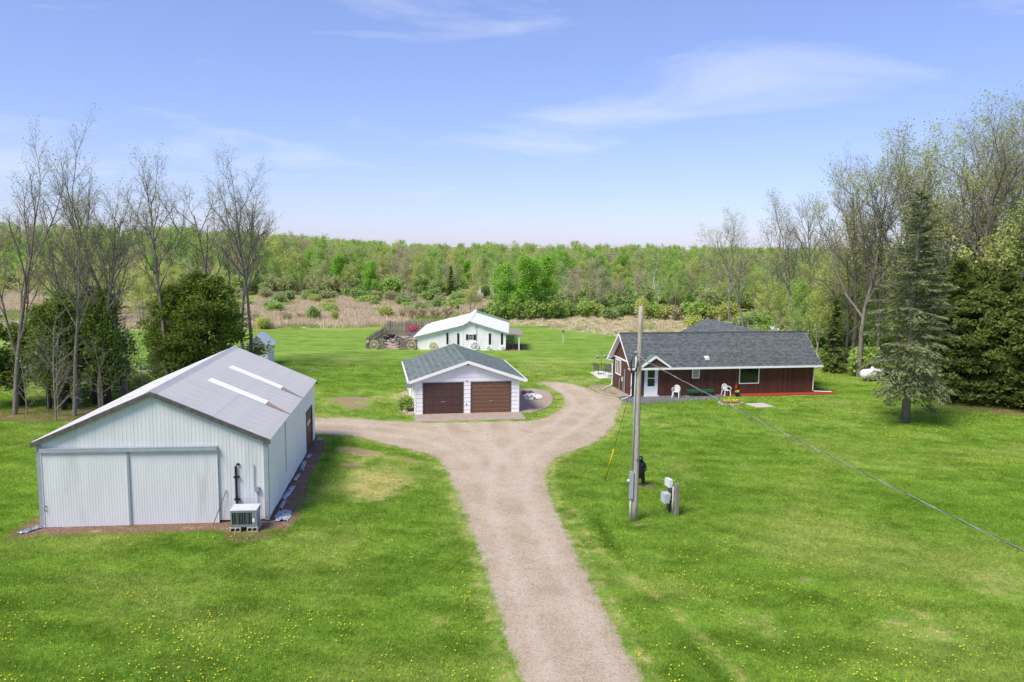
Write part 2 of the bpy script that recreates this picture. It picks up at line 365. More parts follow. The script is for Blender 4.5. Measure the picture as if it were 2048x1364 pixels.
rng = np.random.default_rng(7)
def smooth_noise(x, y, s, seed):
    """cheap value noise in numpy"""
    r = np.random.default_rng(seed); G = r.random((64, 64)); X = x/s; Y = y/s
    i = np.floor(X).astype(int); j = np.floor(Y).astype(int); fx = X-i; fy = Y-j; fx = fx*fx*(3-2*fx); fy = fy*fy*(3-2*fy)
    g = lambda a, b: G[a % 64, b % 64]
    return g(i, j)*(1-fx)*(1-fy)+g(i+1, j)*fx*(1-fy)+g(i, j+1)*(1-fx)*fy+g(i+1, j+1)*fx*fy
def sdist(px, py, poly):
    """signed distance to a polygon, negative inside"""
    d = np.full(px.shape, 1e9); ins = np.zeros(px.shape, bool); n = len(poly)
    for i in range(n):
        ax, ay = poly[i]; bx, by = poly[(i+1) % n]; ex, ey = bx-ax, by-ay; wx, wy = px-ax, py-ay
        t = np.clip((wx*ex+wy*ey)/(ex*ex+ey*ey+1e-12), 0, 1); d = np.minimum(d, np.hypot(wx-ex*t, wy-ey*t))
        c = ((ay <= py) & (py < by)) | ((by <= py) & (py < ay))
        with np.errstate(divide='ignore', invalid='ignore'): xi = ax+(py-ay)/(by-ay if by != ay else 1e-9)*ex
        ins ^= c & (px < xi)
    return np.where(ins, -d, d)
def ldist(px, py, pts):
    d = np.full(px.shape, 1e9)
    for (ax, ay), (bx, by) in zip(pts[:-1], pts[1:]):
        ex, ey = bx-ax, by-ay; t = np.clip(((px-ax)*ex+(py-ay)*ey)/(ex*ex+ey*ey), 0, 1); d = np.minimum(d, np.hypot(px-ax-ex*t, py-ay-ey*t))
    return d
def spline(pts, k=5):
    P = [np.array(p, float) for p in pts]; n = len(P); out = []
    for i in range(n):
        p0, p1, p2, p3 = P[i-1], P[i], P[(i+1) % n], P[(i+2) % n]
        for t in np.linspace(0, 1, k, endpoint=False):
            out.append(tuple(.5*((2*p1)+(-p0+p2)*t+(2*p0-5*p1+4*p2-p3)*t*t+(-p0+3*p1-3*p2+p3)*t**3)))
    return out

# ------------------------------------------------------------------ ground
DRIVE = [(3.9, 14), (3.46, 19.1), (3.16, 21.5), (2.77, 24.6), (2.28, 29), (1.88, 33), (1.71, 36.7), (2.02, 39.8), (3.19, 41.9), (4.77, 44.1), (6.23, 47.9), (7.26, 53.2), (7.9, 55.8),
         (7.7, 57.9), (6.9, 58.6), (5.79, 61.8), (4.34, 63.8), (2.31, 63.9), (3.02, 61.6), (3.86, 57.5), (3.3, 53), (1.68, 49.9), (-.69, 49.2), (-4.71, 48.6), (-5.99, 48.8), (-8.22, 49.1), (-10.26, 49.7),
         (-13, 49.3), (-13, 45.8), (-10.82, 45.3), (-9.33, 45.1), (-7.31, 43.5), (-4.84, 41.5), (-3.64, 40), (-2.67, 35.8), (-1.85, 31.6), (-1.06, 27.4), (-.44, 23.8), (-.03, 21), (.33, 19.1), (.9, 14)]
DRIVE_S = spline(DRIVE, 3)
CENTRE = [(2.4, 14), (1.9, 19.1), (1.2, 24.5), (.5, 29), (0, 33), (-.3, 37), (.3, 41), (1.8, 45), (3.6, 49), (5.2, 54), (5.2, 58), (4.2, 62)]
CENTRE2 = [(-.3, 37), (-1.8, 41.5), (-4.5, 45), (-8, 46.8), (-12, 47.5)]
CENTRE3 = [(0, 36), (-1.2, 41), (-2.6, 45), (-3.9, 49)]
CENTRE4 = [(0, 36), (0, 41), (-.5, 45), (-.9, 50)]
MARSH = [(-260, 99), (-64, 100), (-47, 99), (-30, 103), (-19, 107), (-9, 111), (-2, 116), (4, 140), (-10, 162), (-32, 158), (-64, 152), (-90, 166), (-260, 190)]
ROUGH = [(-2, 113), (3, 110), (7, 105), (12.5, 98.5), (18, 92), (30, 96), (44, 112), (40, 130), (14, 128), (2, 122)]
CTRL = [(-150, 176), (-100, 172), (-64, 166), (-32, 172), (-10, 168), (4, 145), (10, 128), (22, 128), (36, 136), (60, 150), (100, 165)]
def masks(x, y):
    sd_ = sdist(x, y, DRIVE_S)
    gravel = np.clip(.5-sd_/1.1, 0, 1)
    dist = lambda cx, cy, rx, ry, a=0: np.clip(1-np.hypot(((x-cx)*math.cos(a)+(y-cy)*math.sin(a))/rx, (-(x-cx)*math.sin(a)+(y-cy)*math.cos(a))/ry), 0, 1)
    dirt = np.zeros_like(x)
    for a in ((-11.5, 55.7, 2.6, 2.4, .3), (-10.6, 53.4, 2., 1.6, .2), (9.99, 25.56, .75, .28, .1), (12, 39.75, .6, .4, 0), (-8.2, 41.6, 3., 1.0, -.55), (-5.2, 40.0, 1.8, .5, -.7), (-8.0, 38.9, 1.2, .8, 0), (9.5, 27.4, .3, .2, 0), (14.3, 24.7, .35, .2, 0), (-20.5, 105, 3.2, .9, 0), (5.15, 30.7, .55, .4, 0)):
        dirt = np.maximum(dirt, 1.15*dist(*a))
    dry = np.zeros_like(x)
    for a, k in (((-6.1, 36, 2.6, 4.6, .1), 1.0), ((-7.5, 40.5, 2.5, 2.2, 0), .8), ((12, 22, 3, 2.2, .5), .6), ((17, 25, 4, 3.5, .4), .55), ((15, 33, 4, 2.5, 0), .4), ((20, 40, 6, 2.5, 0), .5), ((7.3, 22.4, 1.4, 2.5, .6), .6), ((-2.6, 22.3, 2.2, 1.8, 0), .45), ((-6, 20.8, 2.5, 1.2, .2), .4), ((-8.5, 57, 3.5, 3, .4), .7), ((-10.9, 58.5, 3, 3, 0), .5), ((5.5, 65.5, 4, 3.5, 0), .7), ((4, 72, 5, 4, 0), .35), ((8.5, 49.5, 3, 3, .4), .5), ((10, 53.5, 3, 1.5, 0), .4)):
        dry = np.maximum(dry, k*np.clip(1.6*dist(*a), 0, 1))
    # trampled pale verge along the drive
    dry = np.maximum(dry, .75*np.clip(1-np.abs(sd_-.3)/.75, 0, 1)*(sd_ > -.5))
    # pale wheel ruts in the lawn right of the drive
    dry = np.maximum(dry, .8*np.clip(1-ldist(x, y, [(2.7, 32.5), (3.0, 29), (3.7, 26.5), (4.9, 23.5), (5.9, 20), (6.6, 16)])/.55, 0, 1))
    lush = np.clip(1-ldist(x, y, [(3.4, 31), (3.9, 26.5), (4.9, 22.5), (5.6, 19), (6., 16)])/.5, 0, 1)
    dry = dry-.5*lush*(dry < .3)
    reed = np.clip(.5-sdist(x, y, MARSH)/5, 0, 1)
    reed = np.maximum(reed, .78*np.clip(.5-sdist(x, y, ROUGH)/6, 0, 1))
    ey_ = np.interp(x, [c_[0] for c_ in CTRL], [c_[1] for c_ in CTRL]); wood = np.clip((y-ey_+2)/6, 0, 1)*(y > 120); dirt = np.maximum(dirt, .75*wood); reed = reed*(1-wood)
    track = np.zeros_like(x)
    for c in (CENTRE, CENTRE2, CENTRE3, CENTRE4):
        d = ldist(x, y, c); track = np.maximum(track, np.clip(1-np.abs(d-.82)/.42, 0, 1))
    return dict(gravel=gravel, dirt=dirt, dry=dry, reed=reed, track=track), sd_
def lines(parts):
    out = []
    for a, b, s in parts: out += list(np.arange(a, b, s))
    return np.array(sorted(set(np.round(out, 3))))
gx = lines([(-3000, -400, 200), (-400, -100, 15), (-100, -34, 1.5), (-34, -20, .6), (-20, 12, .28), (12, 28, .5), (28, 100, 1.5), (100, 400, 15), (400, 3001, 200)])
gy = lines([(-600, -40, 60), (-40, 14, 3), (14, 66, .28), (66, 124, .8), (124, 200, 4), (200, 600, 40), (600, 5001, 250)])
def grid_mesh(name, keep=None, zoff=0., m=GROUND):
    X, Y = np.meshgrid(gx, gy); x = X.ravel(); y = Y.ravel(); a, sd_ = masks(x, y)
    nx, ny = len(gx), len(gy); I = np.arange(nx*ny).reshape(ny, nx)
    Q = np.stack([I[:-1, :-1], I[:-1, 1:], I[1:, 1:], I[1:, :-1]], -1).reshape(-1, 4)
    if keep is not None:
        kv = keep(x, y, sd_); Q = Q[kv[Q].all(1)]; used = np.unique(Q); remap = np.full(nx*ny, -1); remap[used] = np.arange(len(used)); Q = remap[Q]
        x, y = x[used], y[used]; a = {k: v[used] for k, v in a.items()}
    me = bpy.data.meshes.new(name); n = len(x)
    z = np.full(n, zoff)
    me.vertices.add(n); me.vertices.foreach_set('co', np.stack([x, y, z], -1).astype('f').ravel())
    me.loops.add(len(Q)*4); me.loops.foreach_set('vertex_index', Q.astype('i').ravel())
    me.polygons.add(len(Q)); me.polygons.foreach_set('loop_start', np.arange(0, len(Q)*4, 4, dtype='i'))
    for k, v in a.items(): me.attributes.new(k, 'FLOAT', 'POINT').data.foreach_set('value', v.astype('f'))
    me.materials.append(m); me.update(calc_edges=True); return me
tag(link('lawn', grid_mesh('lawn')), 'mown green lawn with dandelions and dry patches running back to the marsh', 'lawn', kind='structure')
tag(link('gravel_driveway', grid_mesh('gravel_driveway', lambda x, y, s: (s < .15) & (y < 70), .008)), 'pinkish gravel driveway that forks to the barn, the garage and the house', 'driveway', kind='structure')

def bed(name, outline, m, z, label, cat, rag=0., dz=0, smooth=3):
    P = spline(outline, smooth) if smooth > 1 else list(outline)
    if rag: P = [(x+rng.normal(0, rag), y+rng.normal(0, rag)) for x, y in P]
    mb = MB(); mb.prism([(x, y, z-.06) for x, y in P], .06+dz)
    return tag(mb.build(name, m), label, cat, kind='structure')
bed('garage_apron', [(-6.0, 48.75), (.95, 50.0), (.65, 52.2), (-6.3, 51.0)], M['concrete_pink'], .03, 'pinkish concrete apron in front of the garage doors', 'apron', smooth=1)
bed('gravel_bed', [(.65, 51.9), (2.5, 53.8), (3.0, 57.3), (2.6, 60.4), (.2, 61.0), (-.4, 58)], M['pink_gravel'], .035, 'brownish gravel bed beside the garage wall', 'gravel bed', .05)
bed('gravel_bed', [(-6.35, 51.0), (-7.5, 52.2), (-8.3, 57.6), (-7.8, 59)], M['pink_gravel'], .025, 'narrow stony strip along the left garage wall', 'gravel bed', .05)
bed('dark_path', [(7.9, 57.6), (8.3, 55.7), (9.5, 55.35), (12, 56.3), (14.6, 57.5), (16.4, 58.9), (16.2, 59.5), (8.9, 58.2)], M['dark_path'], .03, 'dark grey path along the front of the brown house', 'path', .02)
bed('red_mulch_bed', [(16.3, 58.9), (19, 59.0), (22.5, 59.75), (24.6, 60.0), (25.0, 60.5), (23.4, 60.9), (16.2, 59.5)], M['red_mulch'], .05, 'bright red mulch bed along the brown house wall', 'mulch bed', .05)
bed('pink_gravel_bed', [(6.2, 62.4), (7.7, 62.8), (8.9, 58.2), (8.2, 57.8), (6.9, 59.0)], M['pink_gravel'], .03, 'pink gravel bed under the gable end of the brown house', 'gravel bed', .05)
bed('concrete_patio', [(6.9, 69.2), (7.9, 70.2), (9.7, 67.5), (7.4, 65.9)], M['concrete_white'], .04, 'white concrete patio behind the brown house', 'patio', smooth=1)
bed('concrete_slab', [(16.66, 55.9), (18.0, 56.3), (18.5, 55.0), (17.2, 54.5)], M['concrete'], .03, 'low square concrete slab sunk in the lawn before the house', 'slab', smooth=1)
bed('barn_mulch_bed', [(-18.6, 28.2), (-17.2, 28.6), (-14, 29.0), (-11.2, 29.4), (-10.7, 28.6), (-9.2, 28.5), (-8.5, 30.0), (-8.6, 32.2), (-9.3, 36.2), (-10.2, 42), (-10.7, 44.2), (-12, 44), (-13, 35), (-17, 31), (-18.9, 31.2)], M['mulch'], .012, 'brown mulch strip round the foot of the metal barn', 'mulch bed', .07)
bed('needle_litter', [(-33, 48.3), (-29, 47.6), (-25, 48.6), (-23, 51), (-26, 53.5), (-30, 52), (-33, 51)], M['mulch'], .012, 'brown leaf litter under the row of trees', 'leaf litter', .15)
bed('needle_litter', [(30.5, 57.5), (33.4, 53.0), (37, 51.8), (40, 56), (34, 60)], M['mulch'], .012, 'brown litter under the dark cedars', 'leaf litter', .15)
bed('mulch_ring', [(5.5, 35.7), (6.1, 35.3), (6.75, 35.5), (6.8, 36.2), (6.1, 36.7), (5.5, 36.4)], M['mulch'], .015, 'small brown mulch patch round the black bear carving', 'mulch patch', .04)
bed('corral_floor', [(-15.3, 83.6), (-9.9, 83.6), (-9.9, 96), (-15.3, 96)], M['pink_gravel'], .02, 'stony floor of the plank enclosure', 'gravel', smooth=1)
bed('porch_floor', [(-.6, 83.5), (1.2, 83.5), (1.2, 89), (-.6, 89)], M['mulch'], .03, 'brown floor under the shed porch', 'porch floor', smooth=1)

# ------------------------------------------------------------------ building helpers
def shingles(mb, o, u, v, n, Lu, Lv, exp=.15, wd=.3, clip=None, th=.014, r=random.Random(1), rowalt=0.):
    """shingle tabs on a roof plane: o = eave corner, u along eave, v up slope, n normal"""
    o, u, v, n = map(Vector, (o, u, v, n)); rows = int(math.ceil(Lv/exp))
    for i in range(rows):
        a = i*exp; b = min(a+exp+.03, Lv); x = -r.random()*wd
        rowt = (i % 2)*rowalt+r.random()*.25
        while x < Lu:
            w_ = wd*r.choice((.5, .8, 1, 1.3)); x0, x1 = max(0, x), min(Lu, x+w_-.006); x += w_
            if x1-x0 < .02: continue
            if clip:
                c = clip((x0+x1)/2, a)
                if not c: continue
            h = th*(.8+.6*r.random()); t = min(1, rowt+r.random()*.75)
            p = lambda s, q, k: o+u*s+v*q+n*k
            mb.add([p(x0, a, 0), p(x1, a, 0), p(x1, b, .001), p(x0, b, .001), p(x0, a, h), p(x1, a, h), p(x1, b, .004), p(x0, b, .004)],
                   [(4, 5, 6, 7), (0, 1, 5, 4), (1, 2, 6, 5), (3, 0, 4, 7)], t)
def cuts(rng_, holes):
    s = sorted(set([rng_[0], rng_[1]]+[h for h in holes if rng_[0] < h < rng_[1]])); return list(zip(s[:-1], s[1:]))
def lap_boards(parent, m, W0, W1, top, openings, y=0., zs=0., step=.27, th=.032, axis='x', name='siding_board', sign=-1):
    """horizontal lap boards, each its own part. top(z)->(lo,hi) extent or None. Boards on the plane y (axis x) or x (axis y)"""
    z = zs; zmax = top[1]; f = top[0]
    while z < zmax-.02:
        z1 = min(z+step, zmax)
        for a, b in cuts((z, z1), [q for o_ in openings for q in o_[2:4]]):
            lo0, hi0 = f(a); lo1, hi1 = f(b)
            segs = [(lo0, hi0, lo1, hi1)]
            for (ox0, ox1, oz0, oz1) in openings:
                if oz0 < (a+b)/2 < oz1:
                    ns = []
                    for s in segs:
                        if ox1 <= s[0] or ox0 >= s[1]: ns.append(s); continue
                        if ox0 > s[0]+.02: ns.append((s[0], ox0, s[2], ox0))
                        if ox1 < s[1]-.02: ns.append((ox1, s[1], ox1, s[3]))
                    segs = ns
            for s in segs:
                d0 = th*(1-.6*(a-z)/step); d1 = th*(1-.6*(b-z)/step); mb = MB()
                bb = b-.012
                pts = [(s[0], 0, a), (s[1], 0, a), (s[3], 0, bb), (s[2], 0, bb)]
                front = [(s[0], sign*d0, a), (s[1], sign*d0, a), (s[3], sign*d1, bb), (s[2], sign*d1, bb)]
                P = pts+front
                if axis == 'x': P = [(p[0], y+p[1], p[2]) for p in P]
                else: P = [(y+p[1], p[0], p[2]) for p in P]
                mb.add(P, [(0, 1, 2, 3), (7, 6, 5, 4), (0, 4, 5, 1), (1, 5, 6, 2), (2, 6, 7, 3), (3, 7, 4, 0)])
                mb.build(name, m, parent)
        z = z1
def ribbed(x0, x1, f0, f1, y, m, pitch=.15, rib=.0045, axis='x', sign=-1):
    """one ribbed metal sheet standing on f0(x) and reaching up to f1(x)"""
    xs = []; d = []; x = x0
    while x < x1-.001:
        for q, k in ((0, 0), (.52, 0), (.62, 1), (.86, 1), (.96, 0)):
            if x+q*pitch < x1: xs.append(x+q*pitch); d.append(k*rib)
        x += pitch
    xs.append(x1); d.append(0); V = []; F = []
    for i, (a, k) in enumerate(zip(xs, d)):
        for z in (f0(a), f1(a)): V.append((a, y+sign*k, z) if axis == 'x' else (y+sign*k, a, z))
    for i in range(len(xs)-1): F.append((2*i, 2*i+2, 2*i+3, 2*i+1))
    mb = MB(); mb.add(V, F); return mb

# ------------------------------------------------------------------ the metal barn
def barn():
    t = empty('pole_barn', (-13.847, 30.173, 0), .110, 'white ribbed metal barn with grey metal roof and sliding doors', 'barn')
    hw, L, h, r, os_, of = 4.278, 13.472, 3.409, 5.287, .161, .155
    s = (r-h)/hw; top = lambda x: r-abs(x)*s-.05
    core = MB(); z0 = .08
    core.add([(-hw+.03, .03, z0), (hw-.03, .03, z0), (hw-.03, L-.03, z0), (-hw+.03, L-.03, z0), (-hw+.03, .03, h-.1), (hw-.03, .03, h-.1), (hw-.03, L-.03, h-.1), (-hw+.03, L-.03, h-.1), (0, .03, r-.1), (0, L-.03, r-.1)],
             [(0, 1, 5, 8, 4), (3, 7, 9, 6, 2), (1, 2, 6, 5), (0, 4, 7, 3)]); core.build('wall_frame', M['metal_wall'], t)
    n = 12; w_ = 2*hw/n
    for i in range(n):
        a = -hw+i*w_
        if abs(a) < .01 or a+w_ > .01 > a: pass
        ribbed(a+.002, a+w_-.002, lambda x: .10, top, 0, M['metal_wall']).build('wall_panel', M['metal_wall'], t)
        ribbed(a+.002, a+w_-.002, lambda x: .10, top, L, M['metal_wall'], sign=1).build('wall_panel', M['metal_wall'], t)
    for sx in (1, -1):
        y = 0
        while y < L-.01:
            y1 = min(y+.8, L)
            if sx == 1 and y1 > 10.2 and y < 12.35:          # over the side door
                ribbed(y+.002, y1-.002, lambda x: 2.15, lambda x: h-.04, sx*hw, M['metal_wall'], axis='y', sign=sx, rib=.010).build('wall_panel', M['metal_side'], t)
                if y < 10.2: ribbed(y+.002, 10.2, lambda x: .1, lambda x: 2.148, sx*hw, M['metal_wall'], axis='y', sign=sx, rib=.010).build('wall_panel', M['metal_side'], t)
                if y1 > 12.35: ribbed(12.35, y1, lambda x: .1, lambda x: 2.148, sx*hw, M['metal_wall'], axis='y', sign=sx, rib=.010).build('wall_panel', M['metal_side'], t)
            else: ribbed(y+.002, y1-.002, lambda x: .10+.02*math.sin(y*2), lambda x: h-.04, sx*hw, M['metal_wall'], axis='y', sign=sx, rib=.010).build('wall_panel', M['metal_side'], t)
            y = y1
    # roof sheets
    npan = 18; Ly = L+2*of; pw = Ly/npan; e = hw+os_; ze = r-e*s
    for sx in (1, -1):
        base = None
        def sheet(x0, x1):
            ys = []; k = []
            yy = 0
            while yy < pw-.01:
                for q, d in ((0, 0), (.55, 0), (.64, 1), (.86, 1), (.95, 0)):
                    if yy+q*.192 < pw: ys.append(yy+q*.192); k.append(d*.02)
                yy += .192
            ys.append(pw-.004); k.append(0); V = []; F = []
            for a, d in zip(ys, k):
                for x in (x0, x1): V.append((sx*x, a, r-x*s+d+.02))
            for i in range(len(ys)-1): F.append((2*i, 2*i+1, 2*i+3, 2*i+2) if sx == 1 else (2*i+2, 2*i+3, 2*i+1, 2*i))
            mb = MB(); mb.add(V, F); return mb
        up = sheet(0, e*.52).mesh('roof_panel', M['metal_roof']); lo = sheet(e*.52-.05, e).mesh('roof_panel', M['metal_roof'])
        low2 = MB()
        for i in range(npan):
            yy = -of+i*pw; a = link('roof_panel', up, t, (0, yy, .006)); b = link('roof_panel', lo, t, (0, yy, 0))
        for i in ((6, 11) if sx == 1 else (6,)):
            yy = -of+i*pw; x0, x1 = .92, 3.38
            mb = MB(); P = lambda x, y_, d: (sx*x, y_, r-x*s+d)
            for q in range(4):
                a, b = yy+.01+q*pw/4, yy+(q+1)*pw/4-.012
                mb.add([P(x0, a, .046), P(x1, a, .046), P(x1, b, .046), P(x0, b, .046), P(x0, a, .060), P(x1, a, .060), P(x1, b, .060), P(x0, b, .060)], [(4, 5, 6, 7) if sx == 1 else (7, 6, 5, 4), (0, 1, 5, 4), (1, 2, 6, 5), (2, 3, 7, 6), (3, 0, 4, 7)])
            tag(mb.build('skylight', M['skylight'], t), 'white translucent skylight strip in the metal roof')
            if sx == 1:
                mb = MB(); a, b = yy+.02, yy+.16
                mb.add([P(3.39, a, .046), P(e, a, .046), P(e, a+.05, .046), P(3.39, yy+.62, .046)], [(0, 1, 2, 3)])
                tag(mb.build('rust_streak', M['rust'], t), 'rust streak below the skylight')
        mb = MB(); P = lambda x, y_, z: (sx*x, y_, z)
        for yy in (-of-.03, L+of-.01):      # dark rake boards
            mb = MB(); mb.add([P(0, yy, r-.17), P(e, yy, ze-.17), P(e, yy+.04, ze-.17), P(0, yy+.04, r-.17), P(0, yy, r+.015), P(e, yy, ze+.015), P(e, yy+.04, ze+.015), P(0, yy+.04, r+.015)],
                              [(0, 1, 5, 4), (1, 2, 6, 5), (2, 3, 7, 6), (4, 5, 6, 7), (3, 2, 1, 0)]); mb.build('rake_board', M['dark_trim'], t)
    mb = MB(); mb.add([(-.22, -of-.02, r-.06), (0, -of-.02, r+.075), (.22, -of-.02, r-.06), (-.22, L+of, r-.06), (0, L+of, r+.075), (.22, L+of, r-.06)], [(0, 1, 4, 3), (1, 2, 5, 4), (0, 2, 1), (3, 4, 5)])
    mb.build('ridge_cap', M['metal_roof'], t)
    for a, b in ((-hw-.03, -hw+.14), (hw-.14, hw+.03)):
        mb = MB(); mb.box(a, b, -.045, .10, .06, 3.33); mb.build('corner_trim', M['grey_trim'], t)
    # sliding doors
    for x0, x1, y in ((-4.10, -1.0, -.11), (-.90, 2.38, -.075)):
        d = ribbed(x0, x1, lambda x: .02, lambda x: 2.985, y, M['metal_wall'], pitch=.10, rib=.0035).build('sliding_door', M['metal_wall'], t)
        for a, b in ((x0-.012, x0+.012), (x1-.012, x1+.012)):
            mb = MB(); mb.box(a, b, y-.022, y+.045, .02, 2.985); mb.build('edge_trim', M['metal_wall'], d)
    mb = MB(); mb.box(-.995, -.905, -.13, -.03, .03, 2.98); mb.build('door_post', M['grey_trim'], t)
    mb = MB(); mb.box(-4.14, 2.40, -.17, -.03, 2.99, 3.12); mb.box(-4.14, 2.40, -.19, -.17, 2.96, 3.03); mb.build('door_track', M['grey_trim'], t)
    mb = MB(); mb.tube([(-4.0, -.12, .66), (-4.05, -.16, .70), (-4.06, -.17, .77), (-4.05, -.16, .84), (-4.0, -.12, .88)], .014, 6); mb.build('door_handle', M['black_plastic'], t, True)
    mb = MB(); mb.tube([(3.20, -.02, 2.36), (3.11, -.07, 2.36), (3.07, -.07, 2.28), (3.07, -.07, .9), (3.10, -.12, .75), (3.10, -.30, .62)], .045, 8)
    for z in (1.85, .95): mb.box(2.98, 3.20, -.115, -.02, z-.03, z+.03)
    mb.build('drain_pipe', M['black_plastic'], t, False)
    mb = MB(); mb.tube([(3.76, -.04, 2.34), (3.76, -.04, 1.42)], .018, 6); mb.tube([(3.88, -.04, 1.27), (3.90, -.05, .62)], .015, 6); c = mb.build('conduit', M['grey_metal'], t)
    mb = MB(); mb.box(3.77, 3.95, -.12, -.02, 1.25, 1.44); mb.build('junction_box', M['grey_metal'], t)
    # side overhead door, brown, recessed
    d = empty('overhead_door', (hw, 0, 0)); d.parent = t
    for i in range(5):
        z = .06+i*.415
        mb = MB(); mb.box(-.06, -.02, 10.32, 12.23, z, z+.40); mb.build('door_section', M['brown_door_b'], d)
        for k in range(4):
            y = 10.45+k*.45; mb = MB(); mb.box(-.02, .0, y, y+.33, z+.08, z+.32); mb.build('door_panel', M['brown_door_b'] if i != 3 else M['glass_grey'], d)
    mb = MB(); mb.box(-.05, .045, 10.2, 10.32, .05, 2.15); mb.box(-.05, .045, 12.23, 12.35, .05, 2.15); mb.box(-.05, .046, 10.2, 12.35, 2.12, 2.24); mb.build('door_frame', M['dark_trim'], d)
    mb = MB(); mb.box(hw+.004, hw+.03, 3.95, 4.06, .9, 3.3); mb.build('seam_board', mat('rusty_seam', (.55, .45, .36), .8, .2, 6), t)
    return t
barn()
B0 = Matrix.Translation((-13.847, 30.173, 0)) @ Matrix.Rotation(.110, 4, 'Z')
def bw(x, y, z=0): return B0 @ Vector((x, y, z))

# things at the barn: air conditioner on blocks, leaning rod, plastic scraps
t = empty('cinder_blocks_base', bw(3.2, -.9), .110)
bpy.data.objects.remove(t)
AC = empty('air_conditioner', bw(3.56, -.82, .20), .110, 'grey outdoor air conditioning unit on concrete blocks before the barn', 'air conditioner')
AC.scale = (.86, .92, .88)
mb = MB(); mb.box(-.56, .56, -.40, .40, 0, .74); mb.build('cabinet', M['ac_grey'], AC)
mb = MB(); mb.box(-.58, .58, -.42, .42, .742, .77); mb.build('lid', M['ac_top'], AC)
mb = MB(); mb.box(-.50, .36, -.407, -.402, .13, .66); mb.build('grille_recess', M['black_plastic'], AC)
mb = MB(); mb.box(-.56, .50, -.415, -.408, .66, .735); mb.box(-.56, .50, -.415, -.408, .02, .13); mb.box(-.56, -.50, -.415, -.408, .13, .66); mb.box(.36, .50, -.415, -.408, .13, .66)
mb.build('grille_frame', M['ac_green'], AC)
lv = None
for i in range(13):
    if i in (3, 9): x, ww = -.50+i*.072, .03
    else: x, ww = -.50+i*.072, .012
    mb = MB(); mb.box(x, x+ww, -.425, -.409, .13, .66); mb.build('grille_bar', M['ac_green'], AC)
for (a, b, z0, z1) in ((.39, .48, .22, .40),):
    mb = MB(); mb.box(a, b, -.421, -.4155, z0, z1); mb.build('sticker', M['sticker'], AC)
for y, z in ((-.2, .5), (.05, .45)):
    mb = MB(); mb.box(.561, .566, y, y+.08, z, z+.15); mb.build('sticker', M['sticker'], AC)
def cinder(x, y, lab):
    o = empty('concrete_block', bw(x, y, 0), .110, lab, 'block', 'blocks under the air conditioner')
    mb = MB()
    for a, b in ((-.2, -.165), (-.018, .018), (.165, .2)): mb.box(a, b, -.19, .19, .035, .165)
    mb.box(-.2, .2, -.19, .19, 0, .035); mb.box(-.2, .2, -.19, .19, .165, .2)
    mb.build('shell', M['cinder'], o)
cinder(3.25, -1.03, 'hollow tan concrete block under the front of the air conditioner, beside the drain pipe')
cinder(3.88, -1.03, 'hollow tan concrete block under the front of the air conditioner, by the barn corner')
cinder(3.25, -.55, 'hollow tan concrete block under the back of the air conditioner, beside the drain pipe')
cinder(3.88, -.55, 'hollow tan concrete block under the back of the air conditioner, by the barn corner')
mb = MB(); mb.tube([bw(2.20, -.33, 0), bw(2.68, -.03, 1.32)], .016, 6); tag(mb.build('metal_rod', M['dark_trim']), 'thin dark rod leaning against the barn wall', 'rod')
def scrap(x, y, lx, ly, lab, rz):
    r = np.random.default_rng(int(abs(x*100+y*10))); nx, ny = 9, 14
    V = []; 
    for j in range(ny):
        for i in range(nx):
            u, v = i/(nx-1)-.5, j/(ny-1)-.5; k = 1-.5*abs(v)
            V.append((u*lx*k+r.normal(0, .02), v*ly+r.normal(0, .03), .03+.11*r.random()*(1-abs(2*u)*.7)))
    mb = MB(); mb.add(V, [(j*nx+i, j*nx+i+1, (j+1)*nx+i+1, (j+1)*nx+i) for j in range(ny-1) for i in range(nx-1)])
    o = mb.build('plastic_sheet', M['tarp']); o.location = bw(x, y, 0); o.rotation_euler = (0, 0, .11+rz)
    tag(o, lab, 'plastic sheet', 'plastic scraps round the barn')
scrap(4.75, .45, .65, 1.2, 'big crumpled heap of grey plastic sheet at the barn corner', .1)
for yy, l in ((1.9, 1.0), (3.5, 1.9), (5.9, 1.1), (7.9, 1.7), (9.7, .7), (13.2, .5)):
    scrap(4.50+.06*math.sin(yy*3), yy, .22+.08*math.sin(yy*2), l, 'crumpled grey plastic strip along the side wall of the barn', .06*math.sin(yy*5))
scrap(-4.45, -.35, .3, 1.1, 'grey plastic strip lying in the mulch by the sliding door corner', -.65)

